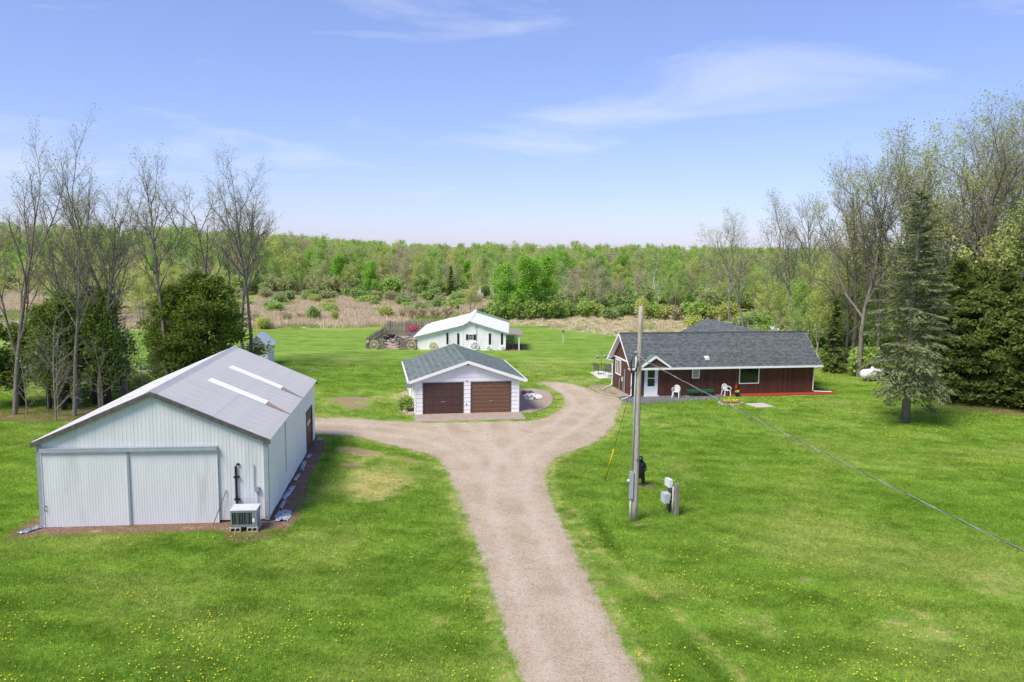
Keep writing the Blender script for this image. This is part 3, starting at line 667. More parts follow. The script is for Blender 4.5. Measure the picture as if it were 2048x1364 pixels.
# ------------------------------------------------------------------ garage
def garage():
    t = empty('garage', (-2.876, 51.557, 0), .179, 'white two-car garage with grey-green shingle roof and brown doors', 'garage')
    W, L, h, r, os_, of = 6.885, 8.447, 2.397, 3.553, .381, .295
    hw = W/2; s = (r-h)/hw
    mb = MB(); k = .03
    mb.add([(-hw+k, k, 0), (hw-k, k, 0), (hw-k, L-k, 0), (-hw+k, L-k, 0), (-hw+k, k, h-.03), (hw-k, k, h-.03), (hw-k, L-k, h-.03), (-hw+k, L-k, h-.03), (0, k, r-.06), (0, L-k, r-.06)],
           [(0, 1, 5, 8, 4), (3, 7, 9, 6, 2), (1, 2, 6, 5), (0, 4, 7, 3)]); mb.build('wall', M['white_wall'], t)
    gab = lambda z: (-hw, hw) if z <= h else (-(r-z)/s, (r-z)/s)
    doors = [(-2.94, -.27, 0, 2.10), (.20, 2.90, 0, 2.10)]
    lap_boards(t, M['white_wall'], 0, 0, (gab, r-.08), doors, y=.028)
    lap_boards(t, M['white_wall'], 0, 0, (gab, r-.08), [], y=L-.028, sign=1)
    lap_boards(t, M['white_wall'], 0, 0, (lambda z: (0, L), h), [], y=-hw+.028, axis='y', sign=-1)
    lap_boards(t, M['white_wall'], 0, 0, (lambda z: (0, L), h), [], y=hw-.028, axis='y', sign=1)
    for a in (-hw-.012, hw-.06):
        mb = MB(); mb.box(a, a+.072, -.012, .06, .02, h-.02); mb.build('corner_board', M['white_trim'], t)
    for i, (x0, x1, z0, z1) in enumerate(doors):
        m = M['brown_door_a'] if i == 0 else M['brown_door_b']
        d = empty('garage_door', (0, 0, 0)); d.parent = t
        tag(d, 'dark brown panelled garage door' if i == 0 else 'lighter warm brown garage door with plain sections')
        ns = 4 if i == 0 else 8; hh = (z1-.03)/ns
        mb = MB(); mb.box(x0, x1, .045, .065, 0.005, z1); mb.build('backing', M['dark_trim'], d)
        for k in range(ns):
            mb = MB(); mb.box(x0+.06, x1-.06, .02, .044, .015+k*hh, (.015+(k+1)*hh-(.014 if i else .006))); sct = mb.build('door_section', m, d)
            if i == 0:
                pm = None
                for c in range(4):
                    pw = (x1-x0-.12)/4; a = x0+.06+c*pw
                    if pm is None:
                        q = MB(); q.box(.06, pw-.06, .004, .019, .07, hh-.09); pm = q.mesh('raised_panel', m)
                    o = link('raised_panel', pm, sct, (a, .0, .015+k*hh))
        mb = MB(); mb.box(x0-.01, x0+.06, -.015, .06, 0.01, z1+.01); mb.box(x1-.06, x1+.01, -.015, .06, 0.01, z1+.01); mb.box(x0-.009, x1+.009, -.016, .06, z1-.05, z1+.012); mb.build('door_frame', M['dark_trim'], d)
        mb = MB(); xc = (x0+x1)/2; mb.box(xc-.13, xc+.13, -.012, .019, .80, .83); mb.box(xc-.03, xc+.03, -.014, .019, .78, .85); mb.build('door_handle', M['cable_light'], d)
    # roof
    e = hw+os_; ze = r-e*s; y0, y1 = -of, L+of; ln = math.hypot(e, e*s)
    mb = MB()
    for sx in (1, -1):
        mb.hexa([(0, y0, r-.09), (sx*e, y0, ze-.09), (sx*e, y1, ze-.09), (0, y1, r-.09), (0, y0, r), (sx*e, y0, ze), (sx*e, y1, ze), (0, y1, r)])
    rf = mb.build('roof', M['shingle_green'], t)
    mb = MB()
    v = Vector((-e, 0, e*s)).normalized(); n = Vector((s, 0, 1)).normalized()
    shingles(mb, (e+.02, y0-.02, ze-.008), (0, 1, 0), v, n, y1-y0+.04, ln+.02, .16, .32, r=random.Random(3), th=.012)
    v = Vector((e, 0, e*s)).normalized(); n = Vector((-s, 0, 1)).normalized()
    shingles(mb, (-e-.02, y1+.02, ze-.008), (0, -1, 0), v, n, y1-y0+.04, ln+.02, .20, .9, r=random.Random(4), th=.045, rowalt=.45)
    tag(mb.build('shingles', M['shingle_green'], rf), kind='stuff')
    mb = MB(); yy = y0-.02
    while yy < y1: mb.add([(-.14, yy, r-.035), (0, yy, r+.035), (.14, yy, r-.035), (-.14, yy+.3, r-.025), (0, yy+.3, r+.02), (.14, yy+.3, r-.025)], [(0, 1, 4, 3), (1, 2, 5, 4), (0, 2, 1)], random.random()); yy += .24
    mb.build('ridge_shingles', M['shingle_green'], rf)
    for yy in (y0-.03, y1):
        for sx in (1, -1):
            mb = MB(); mb.hexa([(0, yy, r-.20), (sx*(e+.02), yy, ze-.20), (sx*(e+.02), yy+.03, ze-.20), (0, yy+.03, r-.20), (0, yy, r+.005), (sx*(e+.02), yy, ze+.005), (sx*(e+.02), yy+.03, ze+.005), (0, yy+.03, r+.005)]); mb.build('rake_fascia', M['white_trim'], t)
    for sx in (1, -1):
        mb = MB(); a, b = sorted((sx*(e+.03), sx*(e+.12))); mb.box(a, b, y0-.05, y1+.03, ze-.14, ze-.02); mb.build('gutter', M['white_trim'], t)
        mb = MB(); a, b = sorted((sx*hw, sx*(e+.02))); mb.box(a, b, y0, y1, ze-.115, ze-.10); mb.build('soffit', M['white_trim'], t)
    mb = MB(); mb.tube([(-e-.06, y1-.3, ze-.1), (-hw-.06, y1-.3, ze-.4), (-hw-.06, y1-.3, .15)], .04, 6); mb.build('downspout', M['white_trim'], t)
    mb = MB(); mb.box(-.06, .06, -.06, .03, 3.26, 3.36); mb.lathe([(.001, -.06), (.05, -.06), (.07, -.02), (.04, .03), (.001, .03)], 10, (.0, -.08, 3.27)); mb.build('lamp', M['dark_trim'], t)
    mb = MB(); mb.box(-.08, -.02, -.03, .03, 2.13, 2.2); mb.build('sensor', M['black_plastic'], t)
    mb = MB(); mb.box(-.12, -.05, -.02, .03, .55, .68); mb.build('outlet_box', M['grey_metal'], t)
    a = mb = MB(); mb.box(-hw-.42, -hw+.02, 3.4, 4.0, 1.15, 1.55); mb.build('window_air_conditioner', M['grey_metal'], t)
    for y in (1.3, 5.4):
        mb = MB(); mb.box(-hw-.03, -hw+.02, y, y+.8, 1.2, 2.0); wf = mb.build('window', M['white_trim'], t)
        mb = MB(); mb.box(-hw-.034, -hw-.03, y+.08, y+.72, 1.28, 1.92); mb.build('pane', M['glass_grey'], wf)
garage()

# ------------------------------------------------------------------ brown house
HF = Matrix.Translation((8.885, 58.122, 0)) @ Matrix.Rotation(.1797, 4, 'Z')
def hw_(x, y, z=0): return HF @ Vector((x, y, z))
def vboards(mb, x0, x1, top, openings, y, axis='x', sign=-1, w_=.2, z0=.05, th=.018, r=random.Random(2)):
    x = x0
    while x < x1-.01:
        xe = min(x+w_, x1)
        for a, b in cuts((x, xe), [q for o in openings for q in o[:2]]):
            bb = b-.012 if b == xe else b; zs = [(z0, None)]
            lst = sorted([o[2:4] for o in openings if o[0] <= (a+b)/2 <= o[1]]); cur = z0; segs = []
            for (q0, q1) in lst: segs.append((cur, q0, False)); cur = q1
            segs.append((cur, None, True)); tt = r.random()
            for lo, hi, last in segs:
                ha, hb = (top(a), top(bb)) if last else (hi, hi)
                if max(ha, hb)-lo < .02: continue
                P = [(a, 0, lo), (bb, 0, lo), (bb, 0, hb), (a, 0, ha), (a, sign*th, lo), (bb, sign*th, lo), (bb, sign*th, hb), (a, sign*th, ha)]
                P = [(p[0], y+p[1], p[2]) if axis == 'x' else (y+p[1], p[0], p[2]) for p in P]
                mb.add(P, [(7, 6, 5, 4), (0, 4, 5, 1), (1, 5, 6, 2), (2, 6, 7, 3), (3, 7, 4, 0)], tt+.01)
        x = xe
def house():
    t = empty('house', (8.885, 58.122, 0), .1797, 'single-storey red-brown house with dark shingle roof and white gutters', 'house')
    D, L, h, r, os_, of = 4.51, 14.65, 2.669, 4.524, .527, .35
    s = (r-h)/(D/2); hd = D/2
    gabz = lambda y: r-abs(y-hd)*s-.05
    mb = MB(); k = .02
    mb.add([(k, k, 0), (L-k, k, 0), (L-k, D-k, 0), (k, D-k, 0), (k, k, h-.1), (L-k, k, h-.1), (L-k, D-k, h-.1), (k, D-k, h-.1), (k, hd, r-.12), (L-k, hd, r-.12)],
           [(0, 1, 5, 4), (1, 2, 6, 9, 5), (2, 3, 7, 6), (3, 0, 4, 8, 7)]); mb.build('wall', M['brown_back'], t)
    ze = h-os_*s
    fo = [(.97, 2.01, 0, 2.14), (4.70, 5.29, 1.29, 2.14), (8.48, 10.12, .80, 2.13)]
    mb = MB(); vboards(mb, 0, L, lambda x: h-.08, fo, .018); mb.build('siding', M['brown_siding'], t)
    go = [(2.58, 3.88, 1.15, 2.34)]
    mb = MB(); vboards(mb, 0, D, gabz, go, .018, 'y', -1); mb.build('siding', M['brown_siding'], t)
    mb = MB(); vboards(mb, 0, D, gabz, [], L-.018, 'y', 1); mb.build('siding', M['brown_siding'], t)
    mb = MB(); mb.box(-.03, -.001, 0, D, 2.41, 2.53); mb.build('band_board', M['white_trim'], t)
    for y in (0, D):
        for x in (0, L):
            mb = MB(); x0 = -.012 if x == 0 else L-.06; y0 = -.012 if y == 0 else D-.06
            mb.box(x0, x0+.072, y0, y0+.072, .02, h-.1); mb.build('corner_board', M['brown_siding'], t)
    def window(x0, x1, z0, z1, y, glass, fr=.07, axis='x', mull=()):
        wd = empty('window'); wd.parent = t
        def bx(a, b, d0, d1, c, d):
            m_ = MB()
            if axis == 'x': m_.box(a, b, y+d0, y+d1, c, d)
            else: m_.box(y+d0, y+d1, a, b, c, d)
            return m_
        m_ = MB()
        for a, b, c, d in ((x0, x0+fr, z0, z1), (x1-fr, x1, z0, z1), (x0+fr, x1-fr, z0, z0+fr), (x0+fr, x1-fr, z1-fr, z1)):
            q = bx(a, b, -.045, .02, c, d); m_.add(q.v[0], q.f)
        m_.build('frame', M['white_trim'], wd)
        for mm in mull: bx(mm-.025, mm+.025, -.035, .02, z0+fr, z1-fr).build('mullion', M['white_trim'], wd)
        ed = [x0+fr]+list(mull)+[x1-fr]
        for a, b in zip(ed[:-1], ed[1:]): bx(a, b, -.008, .0, z0+fr, z1-fr).build('pane', glass, wd)
    window(4.70, 5.29, 1.29, 2.14, 0, M['blind']); window(8.48, 10.12, .80, 2.13, 0, M['glass_dark'])
    window(2.58, 3.88, 1.15, 2.34, 0, M['glass_grey'], axis='y', mull=(3.02, 3.45))
    # entrance door
    d = empty('entrance_door'); d.parent = t; tag(d, 'white storm door with two stacked panes')
    mb = MB(); mb.box(.97, 1.08, -.05, .02, .02, 2.14); mb.box(1.90, 2.01, -.05, .02, .02, 2.14); mb.box(1.08, 1.90, -.05, .02, 2.04, 2.14); mb.build('door_frame', M['white_paint'], d)
    mb = MB(); mb.box(1.08, 1.22, -.03, .015, .06, 2.04); mb.box(1.77, 1.90, -.03, .015, .06, 2.04); mb.box(1.22, 1.77, -.03, .015, .06, .76); mb.box(1.22, 1.77, -.03, .015, 1.34, 1.40); mb.box(1.22, 1.77, -.03, .015, 1.98, 2.04); mb.build('door_leaf', M['white_paint'], d)
    for a, b in ((.76, 1.34), (1.40, 1.98)):
        mb = MB(); mb.box(1.22, 1.77, -.012, .0, a, b); mb.build('pane', M['glass_dark'], d)
    mb = MB(); mb.box(1.83, 1.86, -.075, -.03, 1.0, 1.16); mb.build('handle', M['grey_metal'], d)
    mb = MB(); mb.box(.9, 2.1, -.35, -.02, .0, .07); mb.build('door_step', M['concrete'], t)
    # roof
    x0, x1 = -of, L+of; ey = -os_; ln = math.hypot(hd+os_, r-ze)
    mb = MB()
    mb.hexa([(x0, ey, ze-.1), (x1, ey, ze-.1), (x1, hd, r-.1), (x0, hd, r-.1), (x0, ey, ze), (x1, ey, ze), (x1, hd, r), (x0, hd, r)])
    mb.hexa([(x0, hd, r-.1), (x1, hd, r-.1), (x1, D+os_, ze-.1), (x0, D+os_, ze-.1), (x0, hd, r), (x1, hd, r), (x1, D+os_, ze), (x0, D+os_, ze)])
    rf = mb.build('roof', M['shingle_grey'], t)
    v = Vector((0, hd+os_, r-ze)).normalized(); n = Vector((0, -s, 1)).normalized(); mb = MB()
    shingles(mb, (x0-.015, ey-.02, ze-.012), (1, 0, 0), v, n, x1-x0+.03, ln+.02, .145, .21, r=random.Random(5), th=.022)
    v = Vector((0, -(hd+os_), r-ze)).normalized(); n = Vector((0, s, 1)).normalized()
    shingles(mb, (x1+.015, D+os_+.02, ze-.012), (-1, 0, 0), v, n, x1-x0+.03, ln+.02, .145, .21, r=random.Random(6), th=.022)
    tag(mb.build('shingles', M['shingle_grey'], rf), kind='stuff')
    mb = MB(); xx = x0
    while xx < x1: mb.add([(xx, hd-.15, r-.09), (xx, hd, r+.035), (xx, hd+.15, r-.09), (xx+.3, hd-.15, r-.1), (xx+.3, hd, r+.025), (xx+.3, hd+.15, r-.1)], [(0, 3, 4, 1), (1, 4, 5, 2), (0, 1, 2)], random.random()); xx += .25
    mb.build('ridge_shingles', M['ridge_dark'], rf)
    for xx in (x0-.03, x1):
        for ya, yb in ((ey-.02, hd), (D+os_+.02, hd)):
            mb = MB(); za = ze-.015
            mb.hexa([(xx, ya, za-.17), (xx+.03, ya, za-.17), (xx+.03, yb, r-.17), (xx, yb, r-.17), (xx, ya, za+.012), (xx+.03, ya, za+.012), (xx+.03, yb, r+.012), (xx, yb, r+.012)]); mb.build('rake_fascia', M['white_trim'], t)
            if xx < 0:
                mb = MB(); mb.hexa([(x0, ya, za-.14), (.0, ya, za-.14), (.0, yb, r-.14), (x0, yb, r-.14), (x0, ya, za-.11), (0, ya, za-.11), (0, yb, r-.11), (x0, yb, r-.11)]); mb.build('soffit', M['white_trim'], t)
    for ya, sg in ((ey, -1), (D+os_, 1)):
        a, b = sorted((ya+sg*.02, ya+sg*.13)); mb = MB(); mb.box(x0-.04, x1+.04, a, b, ze-.15, ze-.02); mb.build('gutter', M['white_trim'], t)
        a, b = sorted((ya+sg*.02, (0 if sg < 0 else D))); mb = MB(); mb.box(x0, x1, a, b, ze-.13, ze-.11); mb.build('soffit', M['white_trim'], t)
    # entrance gable
    gx0, gx1, gp, gz = .50, 2.72, 1.6, 3.12
    zl = 2.32; mb = MB(); yf = -.62
    back = lambda z: (z-ze)/s-os_
    pk, ll, rr = (gp, yf, gz), (gx0, yf, zl), (gx1, yf, zl); pb = (gp, back(gz), gz+.0); lb = (gx0, back(zl), zl); rb = (gx1, back(zl), zl)
    mb.add([ll, pk, pb, lb, rr, rb], [(0, 1, 2, 3), (1, 4, 5, 2)]); dm = mb.build('porch_gable', M['shingle_dim'], t)
    mb = MB(); sl_ = (gz-zl)/(gp-gx0)
    u = Vector((0, 1, 0)); v = Vector((gp-gx0, 0, gz-zl)).normalized(); n = Vector((-(gz-zl), 0, gp-gx0)).normalized(); lv_ = math.hypot(gp-gx0, gz-zl)
    LY = back(gz)-yf
    shingles(mb, (gx0, back(gz), zl+.004), (0, -1, 0), v, n, LY, lv_, .145, .3, clip=lambda a, b: (back(gz)-a) < back(zl+b/lv_*(gz-zl))+.05, r=random.Random(8))
    v = Vector((gp-gx1, 0, gz-zl)).normalized(); n = Vector(((gz-zl), 0, gx1-gp)).normalized(); lv2 = math.hypot(gp-gx1, gz-zl)
    shingles(mb, (gx1, yf, zl+.004), (0, 1, 0), v, n, LY, lv2, .145, .3, clip=lambda a, b: (yf+a) < back(zl+b/lv2*(gz-zl))+.05, r=random.Random(9))
    tag(mb.build('shingles', M['shingle_dim'], dm), kind='stuff')
    mb = MB(); mb.add([(gx0+.12, yf+.12, zl), (gx1-.12, yf+.12, zl), (gp, yf+.12, gz-.09)], [(0, 1, 2)]); mb.build('gable_face', M['brown_siding'], dm)
    for a, sg in ((gx0, 1), (gx1, -1)):
        mb = MB(); mb.hexa([(a-sg*.08, yf-.03, zl-.17), (gp, yf-.03, gz-.17), (gp, yf+.02, gz-.17), (a-sg*.08, yf+.02, zl-.17), (a-sg*.08, yf-.03, zl-.01), (gp, yf-.03, gz+.02), (gp, yf+.02, gz+.02), (a-sg*.08, yf+.02, zl-.01)]); mb.build('rake_fascia', M['white_trim'], dm)
    mb = MB(); mb.add([(gx0+.1, yf+.10, ze-.0), (gx1-.1, yf+.10, ze), (gp+.55, yf+.30, zl+.36), (gp-.55, yf+.30, zl+.36)], [(0, 1, 2, 3)]); mb.build('skirt_roof', M['shingle_dim'], dm)
    # roof vent
    yv = 0.10; zv = ze+(yv+os_)*s
    mb = MB(); mb.add([(5.72, yv-.12, zv-.10), (6.05, yv-.12, zv-.10), (6.05, yv+.22, zv+.18), (5.72, yv+.22, zv+.18), (5.75, yv-.12, zv+.12), (6.02, yv-.12, zv+.12), (6.02, yv+.1, zv+.2), (5.75, yv+.1, zv+.2)], [(0, 1, 5, 4), (1, 2, 6, 5), (2, 3, 7, 6), (3, 0, 4, 7), (4, 5, 6, 7)])
    mb.build('roof_vent', M['white_paint'], t)
    # downspouts
    for p in ([(x0+.15, ey-.08, ze-.15), (-.05, -.08, ze-.42), (-.05, -.08, .22), (-.12, -.25, .12), (-1.1, -1.15, .06)],
              [(x1-.15, ey-.08, ze-.15), (L-.05, -.08, ze-.4), (L-.05, -.08, .2), (L+.1, -.1, .12), (L+1.5, -.15, .06)],
              [(x0+.12, D+os_+.08, ze-.15), (-.06, D+.06, ze-.5), (-.06, D+.06, .25), (-.25, D-.2, .14), (-1.35, D-1.5, .07)]):
        mb = MB(); mb.tube(p, .042, 4); mb.build('downspout', M['white_trim'], t)
    # electric meter and pipes on the gable end
    mb = MB(); mb.box(-.16, -.0, 1.62, 2.0, .85, 1.18); mb.build('meter_box', M['grey_metal'], t)
    mb = MB(); mb.box(-.17, -.161, 1.66, 1.96, .88, 1.15); mb.build('meter_cover', M['cream_paint'], t)
    for y, a, b, rr_ in ((1.42, .05, 1.85, .06), (1.75, .03, .84, .05), (2.68, .03, .92, .04)):
        mb = MB(); mb.tube([(-.07, y, a), (-.07, y, b)], rr_, 8); mb.build('wall_pipe', M['grey_metal'], t)
    # rear wing
    w_ = empty('rear_wing'); w_.parent = t
    xr, yb_, zr, hh = 11.9, 13.9, 4.50, 4.6; zw = 2.3; sw = (zr-zw)/hh
    mb = MB(); mb.add([(xr-hh+.3, D-.1, 0), (xr+hh-.3, D-.1, 0), (xr+hh-.3, yb_-.3, 0), (xr-hh+.3, yb_-.3, 0), (xr-hh+.3, D-.1, zw), (xr+hh-.3, D-.1, zw), (xr+hh-.3, yb_-.3, zw), (xr-hh+.3, yb_-.3, zw), (xr, yb_-.3, zr-.1)], [(1, 2, 6, 5), (2, 3, 7, 8, 6), (3, 0, 4, 7)]); mb.build('wing_wall', M['brown_siding'], w_)
    mb = MB()
    for sg in (-1, 1): mb.hexa([(xr, hd+.1, zr-.1), (xr+sg*hh, hd+.1, zw-.1), (xr+sg*hh, yb_, zw-.1), (xr, yb_, zr-.1), (xr, hd+.1, zr), (xr+sg*hh, hd+.1, zw), (xr+sg*hh, yb_, zw), (xr, yb_, zr)])
    wr = mb.build('wing_roof', M['shingle_grey'], w_)
    mb = MB(); v = Vector((hh, 0, zr-zw)).normalized(); n = Vector((-(zr-zw), 0, hh)).normalized(); lw = math.hypot(hh, zr-zw)
    shingles(mb, (xr-hh, yb_, zw), (0, -1, 0), v, n, yb_-hd-.1, lw, .15, .32, r=random.Random(12))
    mb2 = mb.build('shingles', M['shingle_grey'], wr); tag(mb2, kind='stuff')
house()

# --- things in front of the house
def plastic_chair(x, y, rz, lab):
    o = empty('plastic_chair', hw_(x, y, .03), .1797+rz, lab, 'chair', 'white plastic chairs by the brown house')
    P = M['white_plastic']
    mb = MB(); mb.hexa([(-.22, -.24, .40), (.22, -.24, .40), (.19, .20, .375), (-.19, .20, .375), (-.22, -.24, .43), (.22, -.24, .43), (.19, .20, .405), (-.19, .20, .405)]); mb.build('seat', P, o)
    for sx in (-1, 1):
        for yy, y2 in ((-.22, -.27), (.18, .26)):
            mb = MB(); mb.bar((sx*.21, yy, .41), (sx*.25, y2, 0), .055, .055); mb.build('leg', P, o)
        mb = MB(); mb.tube([(sx*.24, -.25, .40), (sx*.27, -.25, .60), (sx*.28, -.18, .64), (sx*.27, .15, .65), (sx*.23, .24, .68)], .026, 6); mb.build('armrest', P, o, True)
    mb = MB(); pts = []
    for k in range(11):
        a = math.pi*k/10; pts.append((-.23*math.cos(a), .22+.08*(.4+.6*math.sin(a)), .42+.42*math.sin(a)**.6))
    mb.tube(pts, .03, 6); br = mb.build('backrest', P, o, True)
    for k in range(5):
        x_ = -.13+k*.065; mb = MB(); mb.bar((x_, .21, .42), (x_*1.1, .285, .83-.6*abs(x_)**1.3), .045, .014); mb.build('back_slat', P, br)
plastic_chair(3.25, -.62, -.55, 'white plastic armchair turned aside, between the house door and the green bench')
plastic_chair(7.25, -.50, .05, 'white plastic armchair facing out, between the green bench and the red mulch')
b = empty('bench', hw_(5.25, -.42, .03), .1797, 'long low green wooden bench against the brown house', 'bench')
for k in range(3):
    mb = MB(); y = -.2+k*.14; mb.box(-.95-.12, .98, y, y+.125, .42, .465); mb.build('seat_plank', M['green_paint'], b)
mb = MB(); mb.box(-1.0, .92, -.21, -.19, .30, .418); mb.build('apron', M['green_paint'], b)
for x in (-.75, 0., .7):
    mb = MB(); mb.box(x-.03, x+.03, -.17, .18, .0, .40); mb.build('leg', M['green_paint'], b)
p = empty('flower_pot', hw_(7.98, -.85, .03), 0, 'small dark blue pot of yellow flowers at the edge of the red mulch', 'flower pot')
mb = MB(); mb.lathe([(.001, 0), (.11, 0), (.19, .26), (.21, .27), (.21, .31), (.17, .31), (.16, .26), (.001, .26)], 14); mb.build('pot', M['blue_pot'], p, True)
def blossoms(name, m, parent, n, rx, ry, z0, z1, size, seed, c=(0, 0)):
    r = np.random.default_rng(seed); a = r.random(n)*6.283; q = np.sqrt(r.random(n)); C = np.stack([c[0]+rx*q*np.cos(a), c[1]+ry*q*np.sin(a), z0+(z1-z0)*r.random(n)], -1)
    return link(name, quads_mesh(name, cards(C, np.full(n, size), r, 1.), m, r.random(n)), parent)
def cards(C, S, r, asp=1., up=None, upk=0.):
    n = len(C); a = r.normal(size=(n, 3))
    if up is not None: a = a*(1-upk)+np.asarray(up)*upk*1.6
    if up is None:
        nn_ = r.normal(size=(n, 3))*.75+np.array([0, 0, .85]); a = np.cross(nn_, a)
    a /= np.linalg.norm(a, axis=1, keepdims=True); b = np.cross(a, nn_ if up is None else r.normal(size=(n, 3))); b /= np.linalg.norm(b, axis=1, keepdims=True)
    a = a*(S*.5)[:, None]*asp; b = b*(S*.5)[:, None]
    return np.stack([C-a, C+b*.8, C+a, C-b*.8], 1)
blossoms('flowers', M['yellow_flower'], p, 60, .17, .17, .33, .44, .07, 3); blossoms('leaves', M['leaf_shrub'], p, 60, .18, .18, .28, .38, .09, 4)
g_ = empty('garden_ornament', hw_(8.05, -.5, .05), 0, 'thin red and white garden ornament on a stake by the red mulch', 'ornament')
mb = MB(); mb.tube([(0, 0, 0), (0, 0, .95)], .012, 6); mb.build('stake', M['red_paint'], g_)
mb = MB(); mb.lathe([(.001, 0), (.06, .03), (.10, .12), (.06, .25), (.03, .33), (.001, .36)], 10, (0, 0, .42)); mb.build('figure', M['red_paint'], g_, True)
mb = MB(); mb.lathe([(.001, 0), (.05, .02), (.05, .08), (.001, .11)], 10, (0, 0, .60)); mb.build('face', M['white_paint'], g_, True)
fb = empty('flower_bed', (15.65, 55.85, 0), .15, 'oval stone-edged bed of yellow and orange flowers in the lawn', 'flower bed')
def stone(me_r, s):
    r = random.Random(me_r); mb = MB(); n = 7; V = []
    for z, k in ((0, .9), (.35, 1), (.75, .85), (1, .45)):
        for i in range(n): a = 6.283*i/n; q = k*(.8+.35*r.random()); V.append((math.cos(a)*q*s, math.sin(a)*q*s*.8, z*s*.9))
    F = [(j*n+i, j*n+(i+1) % n, (j+1)*n+(i+1) % n, (j+1)*n+i) for j in range(3) for i in range(n)]+[tuple(range(3*n, 4*n))]; mb.add(V, F); return mb
edging = MB(); edging.hexa([(-.16, -.07, 0), (.16, -.07, 0), (.14, .07, 0), (-.14, .07, 0), (-.15, -.06, .13), (.15, -.06, .13), (.13, .06, .13), (-.13, .06, .13)]); em = edging.mesh('edging_stone', M['stone_tan'])
for k in range(14):
    a = 6.283*k/14; o = link('edging_stone', em, fb, (.85*math.cos(a), .60*math.sin(a), 0)); o.rotation_euler = (0, 0, math.atan2(.6*math.cos(a), -.85*math.sin(a)))
mb = MB(); mb.lathe([(.001, .10), (.5, .09), (.56, .0)], 18); so_ = mb.build('soil', M['mulch'], fb); so_.scale = (1.35, .95, 1)
blossoms('leaves', M['leaf_shrub'], fb, 350, .68, .45, .10, .24, .10, 5); blossoms('flowers', M['yellow_flower'], fb, 120, .65, .42, .2, .34, .085, 6); blossoms('flowers', M['orange_flower'], fb, 60, .68, .45, .16, .28, .07, 7)
# patio furniture behind the house
def patio_chair(x, y, rz, lab):
    o = empty('patio_chair', (x, y, .05), rz, lab, 'chair', 'grey patio chairs'); F = M['dark_trim']
    mb = MB(); mb.hexa([(-.26, -.25, .42), (.26, -.25, .42), (.26, .24, .38), (-.26, .24, .38), (-.26, -.25, .44), (.26, -.25, .44), (.26, .24, .40), (-.26, .24, .40)]); mb.build('seat', M['mesh_chair'], o)
    mb = MB(); mb.hexa([(-.26, .24, .40), (.26, .24, .40), (.26, .27, .40), (-.26, .27, .40), (-.26, .42, 1.0), (.26, .42, 1.0), (.26, .45, 1.0), (-.26, .45, 1.0)]); mb.build('backrest', M['mesh_chair'], o)
    for sx in (-1, 1):
        mb = MB(); mb.tube([(sx*.29, .44, 1.0), (sx*.29, .25, .4), (sx*.29, .34, 0)], .016, 6); mb.build('leg', F, o)
        mb = MB(); mb.tube([(sx*.29, .32, .66), (sx*.29, -.26, .64), (sx*.29, -.30, 0)], .016, 6); mb.build('leg', F, o)
patio_chair(7.55, 68.3, 2.2, 'grey mesh patio chair at the far edge of the white patio'); patio_chair(8.35, 67.0, .4, 'grey mesh patio chair turned with its back to the driveway')
k_ = empty('grill', (9.05, 67.4, .05), .3, 'round kettle grill beside the house gable on the patio', 'grill')
mb = MB(); mb.lathe([(.001, .45), (.2, .5), (.29, .66), (.3, .70)], 14); mb.build('bowl', M['red_paint'], k_, True)
mb = MB(); mb.lathe([(.3, .705), (.27, .82), (.14, .93), (.001, .96)], 14); mb.build('lid', M['grey_metal'], k_, True)
for a in (0, 2.1, 4.2): mb = MB(); mb.tube([(.15*math.cos(a), .15*math.sin(a), .5), (.3*math.cos(a), .3*math.sin(a), 0)], .014, 6); mb.build('leg', M['dark_trim'], k_)
hk = empty('plant_hook', (7.95, 69.9, 0), .4, 'double shepherd hook with hanging flower baskets behind the patio', 'plant hook')
mb = MB(); mb.tube([(0, 0, 0), (0, 0, 1.7)], .015, 6); mb.build('stake', M['wire'], hk)
for sx in (-1, 1):
    mb = MB(); mb.tube([(0, 0, 1.6), (sx*.15, 0, 1.85), (sx*.35, 0, 1.8), (sx*.38, 0, 1.6)], .012, 6); mb.build('hook', M['wire'], hk)
    mb = MB(); mb.lathe([(.001, 1.2), (.1, 1.22), (.16, 1.36)], 10, (sx*.38, 0, 0)); bk = mb.build('basket', M['old_wood'], hk)
    blossoms('flowers', M['leaf_white'], bk, 30, .17, .17, 1.36, 1.5, .09, 8, (sx*.38, 0))

